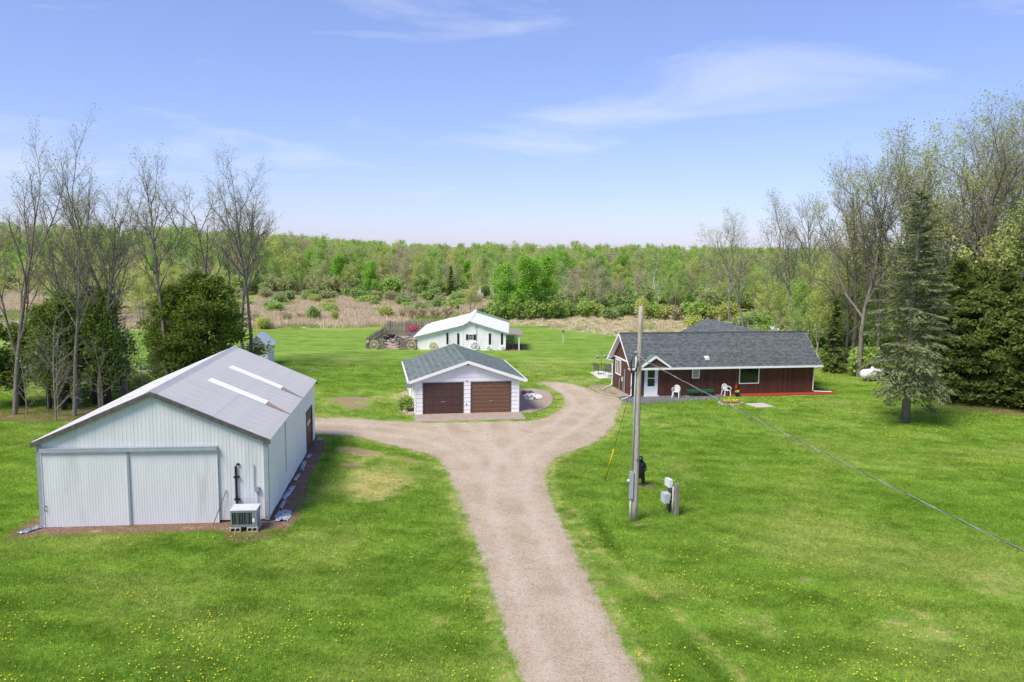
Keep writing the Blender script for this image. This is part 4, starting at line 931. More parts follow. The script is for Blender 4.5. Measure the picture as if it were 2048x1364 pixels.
# ------------------------------------------------------------------ far white shed with lean-to
def shed():
    t = empty('white_shed', (0, 83.57, 0), 0, 'long white shed with low lean-to, white roof and black shutters', 'shed')
    L = 13.8; xl, xj, xa, xr = -10.2, -5.24, -4.49, -.66; zl, zj, za, zr = 1.42, 2.67, 3.10, 1.95
    mb = MB()
    def wall(P, nm):
        n = len(P); m_ = MB(); m_.add([(x, 0, z) for x, z in P]+[(x, L, z) for x, z in P], [tuple(range(n)), tuple(range(2*n-1, n-1, -1))]+[((i+1) % n, i, n+i, n+(i+1) % n) for i in range(n) if P[i][0] == P[(i+1) % n][0]]); return m_.build(nm, M['white_wall'], t)
    wall([(xl, 0), (xj, 0), (xj, zj-.12), (xl, zl-.05)], 'lean_to_wall')
    wall([(xj+.002, 0), (xr, 0), (xr, zr-.06), (xa, za-.06), (xj+.002, zj+.02)], 'main_wall')
    s1, s2 = (za-zj)/(xa-xj), (za-zr)/(xr-xa)
    dr = [(-2.08, -1.23, 0, 1.78), (-4.55, -4.13, 1.14, 1.69)]
    def ext(z): 
        hi = xr if z < zr else xa+(za-z)/s2
        lo = xj+.01 if z < zj else xa-(za-z)/s1
        return (lo, hi)
    lap_boards(t, M['white_wall'], 0, 0, (ext, za-.12), dr, y=0, step=.2, th=.025)
    mb = MB(); mb.box(xj-.05, xj+.06, -.04, 0, 0, zj-.05); mb.build('corner_board', M['white_trim'], t)
    # roofs, made of sheets
    def sheet(nm, x0, z0, x1, z1, y0, y1, m, th=.09):
        m_ = MB(); m_.hexa([(x0, y0, z0-th), (x1, y0, z1-th), (x1, y1, z1-th), (x0, y1, z0-th), (x0, y0, z0), (x1, y0, z1), (x1, y1, z1), (x0, y1, z0)]); return m_.build(nm, m, t)
    ny = 9; dy = (L+.5)/ny
    for i in range(ny):
        y0 = -.25+i*dy; y1 = y0+dy-.012; rs = random.Random(i).uniform(-.006, .006)
        sheet('roof_sheet', xl-.2, zl-.02+rs, xj-.1, zj-.0+rs, y0, y1, M['white_roof'])
        sheet('roof_sheet', xj-.22, za-(xa-xj+.22)*s1+.04+rs, xa, za+.04+rs, y0, y1, M['white_roof'])
        sheet('roof_sheet', xa, za+.04+rs, xr+.3, zr-.3*s2+.04+rs, y0, y1, M['white_roof'] if i < ny-2 else M['green_roof'])
    sheet('roof_edge', xl-.2, zl-.08, xj-.1, zj-.06, -.31, -.252, M['grey_trim'], .05); sheet('roof_edge', xa, za-.02, xr+.3, zr-.3*s2-.02, -.31, -.252, M['grey_trim'], .06); sheet('roof_edge', xj-.22, za-(xa-xj+.22)*s1-.02, xa, za-.02, -.31, -.252, M['grey_trim'], .06)
    mb = MB(); mb.add([(xa-.18, -.27, za), (xa, -.27, za+.09), (xa+.18, -.27, za), (xa-.18, L+.27, za), (xa, L+.27, za+.09), (xa+.18, L+.27, za)], [(0, 1, 4, 3), (1, 2, 5, 4), (0, 2, 1)]); mb.build('ridge_cap', M['white_roof'], t)
    for x0, x1 in ((-6.63, -5.84), (-2.08, -1.23)):
        d = empty('door'); d.parent = t
        m_ = MB(); m_.box(x0, x1, -.035, .01, .03, 1.76); m_.build('leaf', M['white_paint'], d)
        m_ = MB(); m_.box(x0-.06, x0, -.05, .01, .03, 1.82); m_.box(x1, x1+.06, -.05, .01, .03, 1.82); m_.box(x0, x1, -.05, .01, 1.762, 1.82); m_.build('frame', M['white_trim'], d)
        m_ = MB(); m_.box(x0+.05, x0+.09, -.07, -.035, .85, .95); m_.build('handle', M['dark_trim'], d)
    for x0, x1, z0, z1 in ((-6.93, -6.72, .62, 1.79), (-5.8, -5.59, .61, 1.78), (-2.46, -2.22, .63, 1.82), (-1.18, -.96, .65, 1.81), (-4.86, -4.60, 1.10, 1.67), (-4.08, -3.81, 1.10, 1.67)):
        m_ = MB(); m_.box(x0, x1, -.06, -.026, z0, z1)
        sh = m_.build('shutter', M['shutter_black'], t)
    wd = empty('window'); wd.parent = t
    m_ = MB(); m_.box(-4.58, -4.10, -.045, .0, 1.11, 1.71); m_.build('frame', M['white_trim'], wd)
    for i in range(2):
        for k in range(2):
            m_ = MB(); m_.box(-4.54+i*.21, -4.54+i*.21+.18, -.05, -.046, 1.15+k*.27, 1.15+k*.27+.24); m_.build('pane', M['glass_dark'], wd)
    m_ = MB(); m_.tube([(-3.98, -.06, 2.35), (-3.78, -.06, 2.45), (-3.74, -.06, 2.68), (-3.74, -.06, .1)], .02, 6); m_.build('conduit', M['grey_metal'], t)
    # porch on the right
    sheet('porch_roof', -.6, 1.92, 1.14, 1.70, -.2, 5.2, M['porch_roof'], .1)
    for y in (.0, 4.9):
        m_ = MB(); m_.box(.68, .80, y-.06, y+.06, .03, 1.63); m_.build('porch_post', M['white_paint'], t)
    m_ = MB(); m_.box(.66, .82, -.1, 5.1, 1.60, 1.655); m_.build('porch_beam', M['white_paint'], t)
shed()
tb = empty('work_table', (-.2, 84.6, 0), .1, 'small wooden table under the shed porch', 'table')
mb = MB(); mb.box(-.3, .35, -.35, .35, .78, .84); mb.build('tabletop', M['stone_tan'], tb)
for x in (-.25, .3):
    for y in (-.3, .3): mb = MB(); mb.box(x-.03, x+.03, y-.03, y+.03, 0, .78); mb.build('leg', M['old_wood'], tb)

def wheel(x, z, r, m, lab, y=83.45, n=12, thick=.05, rim=.05):
    o = empty('wagon_wheel', (x, y, z), 0, lab, 'wagon wheel', 'wagon wheels along the shed and fence')
    mb = MB(); k = 28; V = []; F = []
    for i in range(k):
        a = 6.283*i/k
        for rr, yy in ((r, -thick), (r, thick), (r-rim, thick), (r-rim, -thick)): V.append((rr*math.cos(a), yy, rr*math.sin(a)))
    for i in range(k):
        j = (i+1) % k
        for q in range(4): F.append((i*4+q, i*4+(q+1) % 4, j*4+(q+1) % 4, j*4+q))
    mb.add(V, F); mb.build('rim', m, o)
    mb = MB(); mb.tube([(0, -thick-.05, 0), (0, thick, 0)], [.07, .08], 10); mb.build('hub', M['cream_paint'], o)
    mb = MB(); mb.bar((0, 0, .05), (0, 0, r-rim+.005), .022, .035); sm = mb.mesh('spoke', m)
    for i in range(n): s = link('spoke', sm, o); s.rotation_euler = (0, 6.283*i/n, 0)
wheel(-8.33, .44, .44, M['cream_paint'], 'cream wagon wheel leaning on the blank lean-to wall of the white shed')
wheel(-3.94, .46, .45, M['white_trim'], 'white wagon wheel below the small shuttered shed window')
wheel(-2.46, .25, .25, M['white_trim'], 'small white wheel beside the shed door, window side', n=8)
wheel(-.98, .25, .22, M['white_trim'], 'small white wheel beside the shed door, porch side', n=8)
wheel(-14.52, .47, .47, M['cream_paint'], 'yellow spoked wagon wheel on the enclosure fence, at its outer corner', 83.32, 14)
wheel(-10.56, .47, .47, M['cream_paint'], 'yellow spoked wagon wheel on the enclosure fence, next to the shed wall', 83.32, 14)
wheel(-15.25, .80, .17, M['cream_paint'], 'small yellow ring hung on the outer corner of the plank fence', 83.40, 6)

# plank fence enclosure
def fence(pts, hgt, lab, seed, gap=.02):
    o = empty('plank_fence', (*pts[0], 0), 0, lab, 'fence', 'plank fences of the enclosure'); r = random.Random(seed)
    a = Vector(pts[0]); b = Vector(pts[1]); d = (b-a); Ln = d.length; d.normalize(); x = 0
    mb = MB(); mb.box(0, .14, -.012, .012, 0, 1); pm = mb.mesh('plank', M['old_wood'])
    while x < Ln-.05:
        q = link('plank', pm, o, (d.x*x, d.y*x, .02)); q.rotation_euler = (r.uniform(-.02, .02), r.uniform(-.03, .03), math.atan2(d.y, d.x)); q.scale = (r.uniform(.8, 1.1), 1, hgt*r.uniform(.86, 1.1)); x += .15+r.uniform(0, gap)
    for z in (.3, .75):
        mb = MB(); mb.bar((0, .03, hgt*z), (d.x*Ln, d.y*Ln+.03, hgt*z), .04, .09); mb.build('rail', M['old_wood'], o)
fence([(-15.4, 83.55), (-13.35, 83.55)], 1.0, 'weathered plank fence panel with a wagon wheel, far from the shed', 1); fence([(-11.95, 83.55), (-10.0, 83.55)], 1.0, 'weathered plank fence panel with a wagon wheel, touching the shed', 2)
fence([(-15.45, 83.6), (-15.45, 96.0)], 1.15, 'long weathered plank fence along the open side of the enclosure', 3, .25); fence([(-15.4, 96.05), (-9.9, 96.05)], 1.7, 'taller weathered plank fence at the back of the enclosure', 4)
for x in (-13.3, -12.0):
    o = empty('stone_pillar', (x, 83.5, 0), 0, 'low stacked-stone gate post of the plank enclosure', 'pillar', 'stone gate posts')
    for k in range(6):
        s = stone(k+int(x*10), .13); q = s.build('stone', M['stone_dark'] if k % 2 else M['stone_tan'], o); q.location = (random.Random(k).uniform(-.03, .03), 0, .02+k*.155)
r_ = random.Random(11)
for k in range(7):
    mb = MB(); l = r_.uniform(1.2, 2.2); mb.tube([(-l/2, 0, 0), (-.1*l, .08, .05), (l/2, -.05, .02)], [.05, .09, .06], 7)
    o = mb.build('driftwood_log', M['old_wood']); o.location = (-12.5+r_.uniform(-.9, .9), 87.5+r_.uniform(-1.2, 1.5), .12+k*.08); o.rotation_euler = (r_.uniform(-.1, .1), r_.uniform(-.35, .15), r_.uniform(0, 3))
    tag(o, 'weathered log in the heap inside the plank enclosure', 'log', 'logs heaped in the enclosure')
for k, (x, y, s) in enumerate(((-14.3, 87.0, .6), (-14.5, 91.5, .5), (-14.2, 93.3, .55), (-11.9, 86.2, .42))):
    o = empty('black_kettle', (x, y, .02), 0, 'old black iron kettle in the plank enclosure', 'kettle', 'kettles in the enclosure')
    mb = MB(); mb.lathe([(.001, .05), (.5*s, .1), (.8*s, .5*s), (.85*s, .8*s), (.78*s, .85*s), (.7*s, .75*s), (.4*s, .3*s), (.001, .2*s)], 14); mb.build('bowl', M['bear_black'], o, True)
for k in range(22):
    s = stone(100+k, r_.uniform(.14, .28)).build('field_stone', M['stone_dark'] if k % 3 else M['stone_tan']); s.location = (-13.2+r_.uniform(-1.4, 2.0), 91.5+r_.uniform(-2.5, 3), .0)
    tag(s, 'rough grey field stone lying inside the plank enclosure', 'stone', 'stones in the enclosure')
o = empty('flower_planter', (-11.9, 95.0, 0), 0, 'raised wooden planter of vivid pink flowers in the enclosure', 'planter')
mb = MB(); mb.box(-.5, .5, -.25, .25, .3, .75); mb.build('box', M['old_wood'], o)
for x in (-.4, .4): mb = MB(); mb.box(x-.04, x+.04, -.2, .2, 0, .3); mb.build('leg', M['old_wood'], o)
blossoms('flowers', M['pink_flower'], o, 260, .75, .35, .75, 1.35, .16, 21); blossoms('leaves', M['leaf_shrub'], o, 80, .6, .3, .7, 1.0, .15, 22)

# small white shed by the cedar
def small_shed():
    t = empty('garden_shed', (-22.55, 69.9, 0), .112, 'tiny white gabled shed partly hidden by the cedar', 'shed')
    W, L, h, r = 1.75, 3.14, 2.06, 2.95; hw = W/2; s = (r-h)/hw; os_, of = .22, .20
    mb = MB(); mb.add([(-hw, 0, 0), (hw, 0, 0), (hw, L, 0), (-hw, L, 0), (-hw, 0, h), (hw, 0, h), (hw, L, h), (-hw, L, h), (0, 0, r-.04), (0, L, r-.04)], [(0, 1, 5, 8, 4), (3, 7, 9, 6, 2), (1, 2, 6, 5), (0, 4, 7, 3)]); mb.build('wall', M['white_wall'], t)
    lap_boards(t, M['white_wall'], 0, 0, (lambda z: (0, L), h), [], y=hw, axis='y', sign=1, step=.2, th=.015)
    e = hw+os_; ze = r-e*s
    for sx in (1, -1):
        mb = MB(); mb.hexa([(0, -of, r-.06), (sx*e, -of, ze-.06), (sx*e, L+of, ze-.06), (0, L+of, r-.06), (0, -of, r), (sx*e, -of, ze), (sx*e, L+of, ze), (0, L+of, r)]); mb.build('roof_sheet', M['white_roof'], t)
    wd = empty('window'); wd.parent = t; mb = MB(); mb.box(-.3, .3, -.04, 0, 1.2, 1.8); mb.build('frame', M['white_trim'], wd)
    for i in range(2):
        for k in range(2): mb = MB(); mb.box(-.26+i*.27, -.26+i*.27+.25, -.045, -.041, 1.24+k*.27, 1.24+k*.27+.25); mb.build('pane', M['glass_dark'], wd)
small_shed()

# ------------------------------------------------------------------ utility pole and wires
up = empty('utility_pole', (5.05, 31.2, 0), 0, 'weathered wooden utility pole with grey conduit and switch box', 'utility pole')
mb = MB(); lean = -.006
mb.tube([(lean*z*0, 0, z) for z in np.linspace(-.1, 8.72, 12)], list(np.linspace(.122, .090, 12)), 16); mb.build('shaft', M['pole_wood'], up, True)
mb = MB(); mb.tube([(-.16, -.05, 2.1), (-.142, -.05, 6.35), (-.135, -.04, 6.75)], .036, 8); mb.build('conduit', M['ac_top'], up, True)
mb = MB(); mb.tube([(-.135, -.04, 6.74), (-.14, -.04, 6.86), (-.19, -.07, 6.90)], [.045, .065, .06], 8); mb.build('weather_head', M['grey_metal'], up, True)
mb = MB(); mb.box(-.26, -.11, -.15, .05, .95, 2.05); mb.build('switch_box', M['ac_grey'], up)
mb = MB(); mb.lathe([(.001, -.05), (.06, -.05), (.07, .0), (.05, .05), (.001, .06)], 10, (-.30, -.06, 1.68)); mb.build('meter_knob', M['ac_top'], up, True)
mb = MB(); mb.tube([(-.20, -.05, .0), (-.195, -.05, .96)], .030, 8); mb.build('ground_conduit', M['ac_top'], up, True)
for z, rr in ((6.55, .02), (8.2, .012), (8.45, .012), (2.55, .035)):
    mb = MB(); mb.tube([(.02, -.145, z), (.02, .12, z)], rr*.8, 8); mb.build('bolt', M['black_plastic'], up)
mb = MB()
for k in range(5):
    a = k*.5; mb.tube([(-.20, -.09, 6.86), (-.32-.03*k, -.12, 6.55-.05*k), (-.30, -.12, 6.2-.04*k), (-.16, -.16, 6.1+.03*k), (-.05, -.17, 6.4+.06*k)], .011, 5)
mb.build('drip_loops', M['black_plastic'], up, True)
mb = MB(); mb.tube([(-.25, -.02, 6.78), (.12, -.2, 6.70)], .014, 6); mb.build('cable_clamp', M['cable_light'], up)
ca, cb = Vector((5.1, 31.05, 6.66)), Vector((13.4, 2.2, 4.75))
pc = empty('power_cable', tuple(ca), 0, 'twisted overhead power cable sagging from the pole across the lawn', 'cable')
pts = []
for i in range(161):
    t_ = i/160; p_ = ca.lerp(cb, t_); p_.z -= 4*.25*t_*(1-t_); pts.append(p_-ca)
side = Vector((1, .29, 0)).normalized()
for k, (m_, rr) in enumerate(((M['cable_light'], .0075), (M['cable_light'], .0075), (M['wire'], .0075))):
    mb = MB(); mb.tube([p_+side*.011*math.cos(i*.9+k*2.1)+Vector((0, 0, 1))*.011*math.sin(i*.9+k*2.1) for i, p_ in enumerate(pts)], rr, 5); mb.build('strand', m_, pc, True)
gw = empty('guy_wire', (4.48, 36.66, 0), 0, 'thin steel guy wire with a yellow guard behind the utility pole', 'guy wire')
a = Vector((0, 0, 0)); b = Vector((.55, -5.35, 6.5))
mb = MB(); mb.tube([a, b], .009, 5); mb.build('wire', M['wire'], gw)
mb = MB(); mb.tube([a.lerp(b, .04), a.lerp(b, .30)], .035, 7); mb.build('guard', M['yellow_guard'], gw, True)
mb = MB(); mb.tube([(0, .02, -.05), (0, 0, .2)], .03, 6); mb.build('anchor', M['dark_trim'], gw)

# meter pedestal: two posts, rungs between them, boxes
mp_ = empty('meter_pedestal', (6.78, 32.2, 0), math.atan2(-.68, .18), 'wooden two-post meter stand with white and grey electric boxes', 'meter stand')
for x in (-.36, .36):
    mb = MB(); mb.box(x-.075, x+.075, -.075, .075, -.05, 1.36 if x > 0 else 1.25); mb.build('post', M['post_wood'], mp_)
for k in range(5):
    mb = MB(); z = .18+k*.24; mb.box(-.285, .285, -.02, .03, z, z+.07); mb.build('rung', M['post_wood'], mp_)
mb = MB(); mb.box(-.32, .10, -.24, -.076, 1.12, 1.45); mb.build('upper_box', M['white_paint'], mp_)
mb = MB(); mb.box(-.40, -.02, -.36, -.076, .42, .82); mb.build('lower_box', M['ac_top'], mp_)
mb = MB(); mb.tube([(.13, -.10, 1.2), (.14, -.12, .8), (.06, -.14, .5), (.0, -.12, 0)], .03, 7); mb.build('cable', M['black_plastic'], mp_, True)
mb = MB(); mb.tube([(.2, -.10, 1.2), (.22, -.10, 0)], .03, 7); mb.build('conduit', M['ac_top'], mp_, True)

# bear carving (standing, seen partly behind the pole)
def bear():
    t = empty('bear_statue', (6.02, 36.0, 0), 0, 'black standing bear carving behind the utility pole', 'statue')
    me = bpy.data.meshes.new('body')
    V = [(0, 0, .52), (0, 0, .72), (0, -.01, .95), (.0, -.02, 1.10), (0, -.05, 1.20), (0, -.10, 1.32), (0, -.24, 1.28),      # hip .. muzzle
         (.12, 0, .46), (.15, -.02, .26), (.15, 0, .07), (.16, -.12, .05),
         (-.12, 0, .46), (-.15, -.02, .26), (-.15, 0, .07), (-.16, -.12, .05),
         (.17, -.02, 1.04), (.23, -.06, .86), (.20, -.16, .72), (-.17, -.02, 1.04), (-.23, -.06, .86), (-.20, -.16, .72),
         (.08, -.06, 1.42), (-.08, -.06, 1.42)]
    E_ = [(0, 1), (1, 2), (2, 3), (3, 4), (4, 5), (5, 6), (0, 7), (7, 8), (8, 9), (9, 10), (0, 11), (11, 12), (12, 13), (13, 14), (3, 15), (15, 16), (16, 17), (3, 18), (18, 19), (19, 20), (5, 21), (5, 22)]
    Rr = [.20, .22, .20, .17, .11, .13, .06, .13, .10, .07, .05, .13, .10, .07, .05, .09, .075, .055, .09, .075, .055, .035, .035]
    me.from_pydata(V, E_, []); me.materials.append(M['bear_black']); o = link('body', me, t)
    sk = o.modifiers.new('skin', 'SKIN')
    for v, r in zip(me.skin_vertices[0].data, Rr): v.radius = (r, r)
    me.skin_vertices[0].data[0].use_root = True; sk.use_smooth_shade = True
    sb = o.modifiers.new('sub', 'SUBSURF'); sb.levels = sb.render_levels = 2
bear()
# propane tank behind the spruce
pt = empty('propane_tank', (30.4, 66.4, 0), .35, 'white propane tank lying by the woods behind the spruce', 'propane tank')
pt.scale = (.85,)*3
mb = MB(); pr = [(.001, -1.35), (.22, -1.32), (.40, -1.2), (.48, -1.0), (.49, 0), (.48, 1.0), (.40, 1.2), (.22, 1.32), (.001, 1.35)]
mb.lathe(pr, 20); q = mb.build('tank', M['tank_white'], pt, True); q.rotation_euler = (0, R(90), 0); q.location = (0, 0, .78)
mb = MB(); mb.lathe([(.16, 1.22), (.16, 1.40), (.10, 1.46), (.001, 1.47)], 12); mb.build('dome', M['tank_white'], pt, True)
for x in (-.75, .75): mb = MB(); mb.box(x-.06, x+.06, -.35, .35, 0, .38); mb.build('leg', M['grey_metal'], pt)
bf = empty('bird_feeder', (5.86, 90.7, 0), 0, 'thin white post with a small feeder alone in the back lawn', 'bird feeder')
mb = MB(); mb.tube([(0, 0, 0), (0, 0, 1.25)], .04, 6); mb.build('post', M['white_paint'], bf)
mb = MB(); mb.box(-.16, .16, -.16, .16, 1.25, 1.29); mb.box(-.09, .09, -.09, .09, 1.29, 1.45); mb.add([(-.18, -.18, 1.45), (.18, -.18, 1.45), (.18, .18, 1.45), (-.18, .18, 1.45), (0, 0, 1.6)], [(0, 1, 4), (1, 2, 4), (2, 3, 4), (3, 0, 4)]); mb.build('feeder', M['old_wood'], bf)
# white stones beside the garage
for k in range(34):
    s = stone(200+k, r_.uniform(.10, .2)).build('white_stone', M['stone_white']); a = r_.uniform(0, 6.28); q = math.sqrt(r_.random())
    s.location = (1.55+.62*q*math.cos(a)*1.1, 57.2+1.0*q*math.sin(a), .03+max(0, .16*(1-q))); s.rotation_euler = (0, 0, a)
    tag(s, 'white rock in the heap on the gravel bed beside the garage', 'rock', 'white rocks beside the garage')
for k in range(9):
    s = stone(260+k, r_.uniform(.12, .2)).build('dark_stone', M['stone_dark']); s.location = (1.1+r_.uniform(-.5, .5), 58.9+r_.uniform(-.5, .5), .03)
    tag(s, 'dark rock behind the white rocks beside the garage', 'rock', 'dark rocks beside the garage')
for k in range(9):
    s = stone(280+k, r_.uniform(.10, .18)).build('tan_stone', M['stone_tan']); s.location = (-6.9-.12*k+r_.uniform(-.15, .15), 51.3+.75*k+r_.uniform(-.2, .2), .02)
    tag(s, 'tan rock edging the strip along the left garage wall', 'rock', 'tan rocks by the garage')

# ------------------------------------------------------------------ trees
def perp(d, r):
    v = Vector((r.gauss(0, 1), r.gauss(0, 1), r.gauss(0, 1))); v -= d*v.dot(d); return v.normalized()
class Skel:
    def __init__(s, seed): s.r = random.Random(seed); s.mb = MB(); s.tips = []
def grow(S, p, d, L, r, lev, P):
    """P: per-level dict lists: n children, angle, ratio, wiggle, up, start"""
    R_ = S.r; mx_ = P['levels']; n = P['seg'][lev]; pts = [p]; rad = [r]; q = p; dd = d; st = L/n
    r_end = r*P.get('taper', .25) if lev < mx_ else r*.35
    dirs = [d]
    for i in range(n):
        dd = (dd+perp(dd, R_)*P['wig'][lev]*R_.random()+Vector((0, 0, 1))*P['up'][lev]).normalized(); q = q+dd*st; pts.append(q); rad.append(r+(r_end-r)*(i+1)/n); dirs.append(dd)
    sides = 8 if r > .12 else 6 if r > .06 else 4 if r > .025 else 3
    S.mb.tube(pts, rad, sides, cap=False)
    if lev >= P['leaf_lev']:
        for i in range(1, n+1): S.tips.append((pts[i], dirs[i], lev))
    if lev < mx_:
        k = P['n'][lev]; k = max(1, int(round(k*R_.uniform(.8, 1.2)))); a0 = R_.random()*6.28
        for c in range(k):
            f = P['start'][lev]+(1-P['start'][lev])*((c+R_.random())/k); f = min(f, .98); x = f*n; i = min(int(x), n-1); base = pts[i].lerp(pts[i+1], x-i); rr = rad[i]+(rad[i+1]-rad[i])*(x-i)
            a0 += 2.4+R_.uniform(-.4, .4); dd = dirs[i]; u = dd.orthogonal().normalized(); v = dd.cross(u); az = u*math.cos(a0)+v*math.sin(a0)
            an = R(P['ang'][lev]*R_.uniform(.7, 1.25)); cd_ = (dd*math.cos(an)+az*math.sin(an)).normalized()
            cl = L*P['ratio'][lev]*(P.get('fan', 1.15-.6*f) if lev == 0 else 1.1-.5*f)*R_.uniform(.75, 1.2)
            grow(S, base, cd_, cl, min(rr*.85, r*P['rr'][lev]*(1.1-.5*f)), lev+1, P)
def tree_meshes(name, seed, H, r, P, bark, leaf=None, nleaf=0, ls=.1, spread=.15, asp=1.2):
    S = Skel(seed); grow(S, Vector((0, 0, -.1)), Vector((S.r.uniform(-.04, .04), S.r.uniform(-.04, .04), 1)).normalized(), H, r, 0, P)
    hz = max(float(v[:, 2].max()) for v in S.mb.v); kz = H/hz; S.mb.v = [v*kz for v in S.mb.v]; S.tips = [(t[0]*kz, t[1], t[2]) for t in S.tips]
    tm = S.mb.mesh(name+'_trunk', bark, True); cm = None
    if leaf and nleaf:
        rr = np.random.default_rng(seed); T = np.array([t[0] for t in S.tips]); idx = rr.integers(0, len(T), nleaf)
        C = T[idx]+rr.normal(0, spread, (nleaf, 3)); Sz = ls*rr.uniform(.6, 1.4, nleaf)
        base = rr.random(len(T)); tn = np.clip(.55*base[idx]+.45*rr.random(nleaf), 0, 1)
        cm = quads_mesh(name+'_crown', cards(C, Sz, rr, asp), leaf, tn)
    return tm, cm
def place(name, tm, cm, loc, rz, sc_, label, group, cat='tree'):
    o = empty(name, loc, rz, label, cat, group); o.scale = sc_ if hasattr(sc_, '__len__') else (sc_,)*3
    if tm: link('trunk' if cat == 'tree' else 'stems', tm, o)
    if cm: link('crown' if cat == 'tree' else 'foliage', cm, o)
    return o
TALL = dict(levels=4, seg=[9, 7, 5, 4, 2], n=[14, 7, 6, 5], ang=[34, 36, 38, 40], ratio=[.40, .50, .5, .5], wig=[.10, .22, .3, .35, .4], up=[.02, .10, .10, .09, .05], start=[.46, .25, .2, .15], rr=[.5, .55, .55, .6], leaf_lev=3, taper=.2)
OPEN = dict(levels=4, seg=[8, 7, 5, 4, 2], n=[10, 8, 6, 5], ang=[48, 40, 42, 42], ratio=[.55, .5, .5, .48], wig=[.16, .3, .35, .4, .4], up=[.01, .07, .08, .06, .04], start=[.30, .25, .2, .15], rr=[.6, .55, .55, .6], leaf_lev=3, taper=.2)
FORK = dict(TALL, n=[9, 8, 6, 5], ang=[20, 30, 36, 40], ratio=[.62, .42, .48, .5], start=[.22, .3, .2, .15])
bare = [tree_meshes('bare', 11, 16, .21, TALL, M['bark'], M['bud'], 1500, .06), tree_meshes('bare', 22, 16, .20, FORK, M['bark'], M['bud'], 1400, .06),
        tree_meshes('bare', 33, 16, .19, TALL, M['bark'], M['bud'], 2600, .065), tree_meshes('bare', 44, 16, .22, OPEN, M['bark'], M['bud'], 2400, .075),
        tree_meshes('bare', 55, 16, .20, dict(TALL, start=[.45, .25, .2, .15]), M['bark'], M['bud'], 2200, .06)]
budding = [tree_meshes('budding', 61, 16, .20, TALL, M['bark'], M['leaf_yellow'], 5200, .085, .2), tree_meshes('budding', 62, 16, .21, OPEN, M['bark'], M['leaf_yellow'], 5200, .085, .2), tree_meshes('budding', 63, 16, .19, FORK, M['bark'], M['leaf_olive'], 4200, .085, .2)]
LG = 'tall bare trees in the row left of the barn'
left = [(-31.5, 49.6, 1, 1.08, .2, 'bare tree with a forked trunk at the outer end of the row'), (-28.7, 52.0, 0, .90, 1.4, None), (-27.6, 49.4, 2, .84, 2.2, None), (-26.9, 51.3, 4, .86, 3.0, None),
        (-26.9, 54.6, 1, 1.13, 4.2, 'tallest bare tree of the row with upswept twin limbs'), (-26.6, 61.0, 2, 1.08, 5.1, None), (-25.6, 69.5, 3, .98, 3.6, None), (-22.2, 66.8, 2, 1.10, .9, 'full-crowned bare tree standing over the cedar and the tiny shed'), (-35.5, 53, 0, .9, 2.5, None), (-37.0, 50.5, 4, 1.0, .3, None), (-24.5, 72, 4, .95, 1.9, None), (-33.5, 60, 2, .86, .7, None)]
LOOK = ['straight-stemmed bare tree with a narrow crown', 'bare tree forking low into steep limbs', 'bare tree with a fuller budding crown', 'bare tree with crooked wide-angled limbs', 'long-trunked bare tree with a brushy top']
for x, y, k, s, a, lab in left: place('bare_tree', *bare[k], (x, y, 0), a, s*1.1, lab or LOOK[k]+', in the row left of the barn', LG)
RG = 'tall budding trees behind the spruce'
right = [(30.2, 68.5, 3, 1.20, .3), (31.5, 73.0, 0, 1.22, 1.9), (34.2, 66.0, 1, 1.28, 2.6), (37.0, 71, 2, 1.3, 3.9), (36.3, 62.5, 0, 1.40, 5.0), (39.5, 61.0, 4, 1.42, .5), (41.5, 68, 2, 1.42, 1.3), (33.8, 78, 4, 1.15, 2.2), (44, 63, 1, 1.4, 4.4), (28.6, 80, 2, 1.0, 3.3), (39, 80, 3, 1.25, .8), (27.0, 92, 4, .95, 2.7), (33, 88, 0, 1.05, 3.5), (40.5, 57.5, 2, 1.3, .1), (45, 74, 0, 1.4, 2.9), (37.4, 67.5, 2, 1.32, .4), (40.2, 72, 4, 1.4, 2.0), (35.0, 69.8, 1, 1.22, 5.2), (43.4, 66.5, 4, 1.45, 3.3), (46.5, 69, 1, 1.45, 1.1), (32.6, 70.4, 2, 1.12, 4.7), (38.6, 60.2, 1, 1.3, 2.4)]
for x, y, k, s, a in right: place('budding_tree', *(bare[k] if k in (3, 0) else budding[k % 3]), (x, y, 0), a, s*1.06, {3: 'tall crooked bare tree with wide limbs', 0: 'tall straight bare tree with a narrow crown', 1: 'tall spreading tree hazed with yellow-green buds', 2: 'tall forked tree hazed with olive buds', 4: 'tall wide-limbed tree hazed with yellow-green leaves'}[k]+', in the wood behind the dark cedars', RG)
place('bare_tree', *bare[3], (31.3, 114.6, 0), 1.1, .98, 'broad bare tree with a wide open crown standing beyond the house', None)
place('bare_tree', *bare[3], (30.7, 72.6, 0), 4.0, .82, 'dark crooked bare tree at the wood edge beside the propane tank', None)
place('bare_tree', *bare[4], (33.8, 104.9, 0), 2.0, .72, 'slim bare tree in front of the broad one beyond the house', None)

# dead lower branches and thin saplings in the left row
sap = tree_meshes('sapling', 71, 5, .05, dict(TALL, levels=3, start=[.12, .2, .2, .2], n=[14, 5, 4], seg=[6, 4, 3, 2], ang=[50, 50, 45], ratio=[.4, .5, .5], leaf_lev=3), M['dead_twig'], M['bud'], 150, .06)
for k, (x, y, s) in enumerate(((-29.9, 50.5, .9), (-28.5, 49.2, 1.0), (-30.6, 49.4, .8), (-26.2, 50.2, .9), (-26.0, 53.0, 1.1), (-30.0, 60.5, 1.0), (-27.9, 47.9, 1.2), (-24.8, 52.8, .9), (-29.2, 57, 1.1))):
    place('sapling', *sap, (x, y, 0), k*1.3, s*1.25, 'thin grey sapling with dead twigs among the left row of trees', 'saplings in the left row')

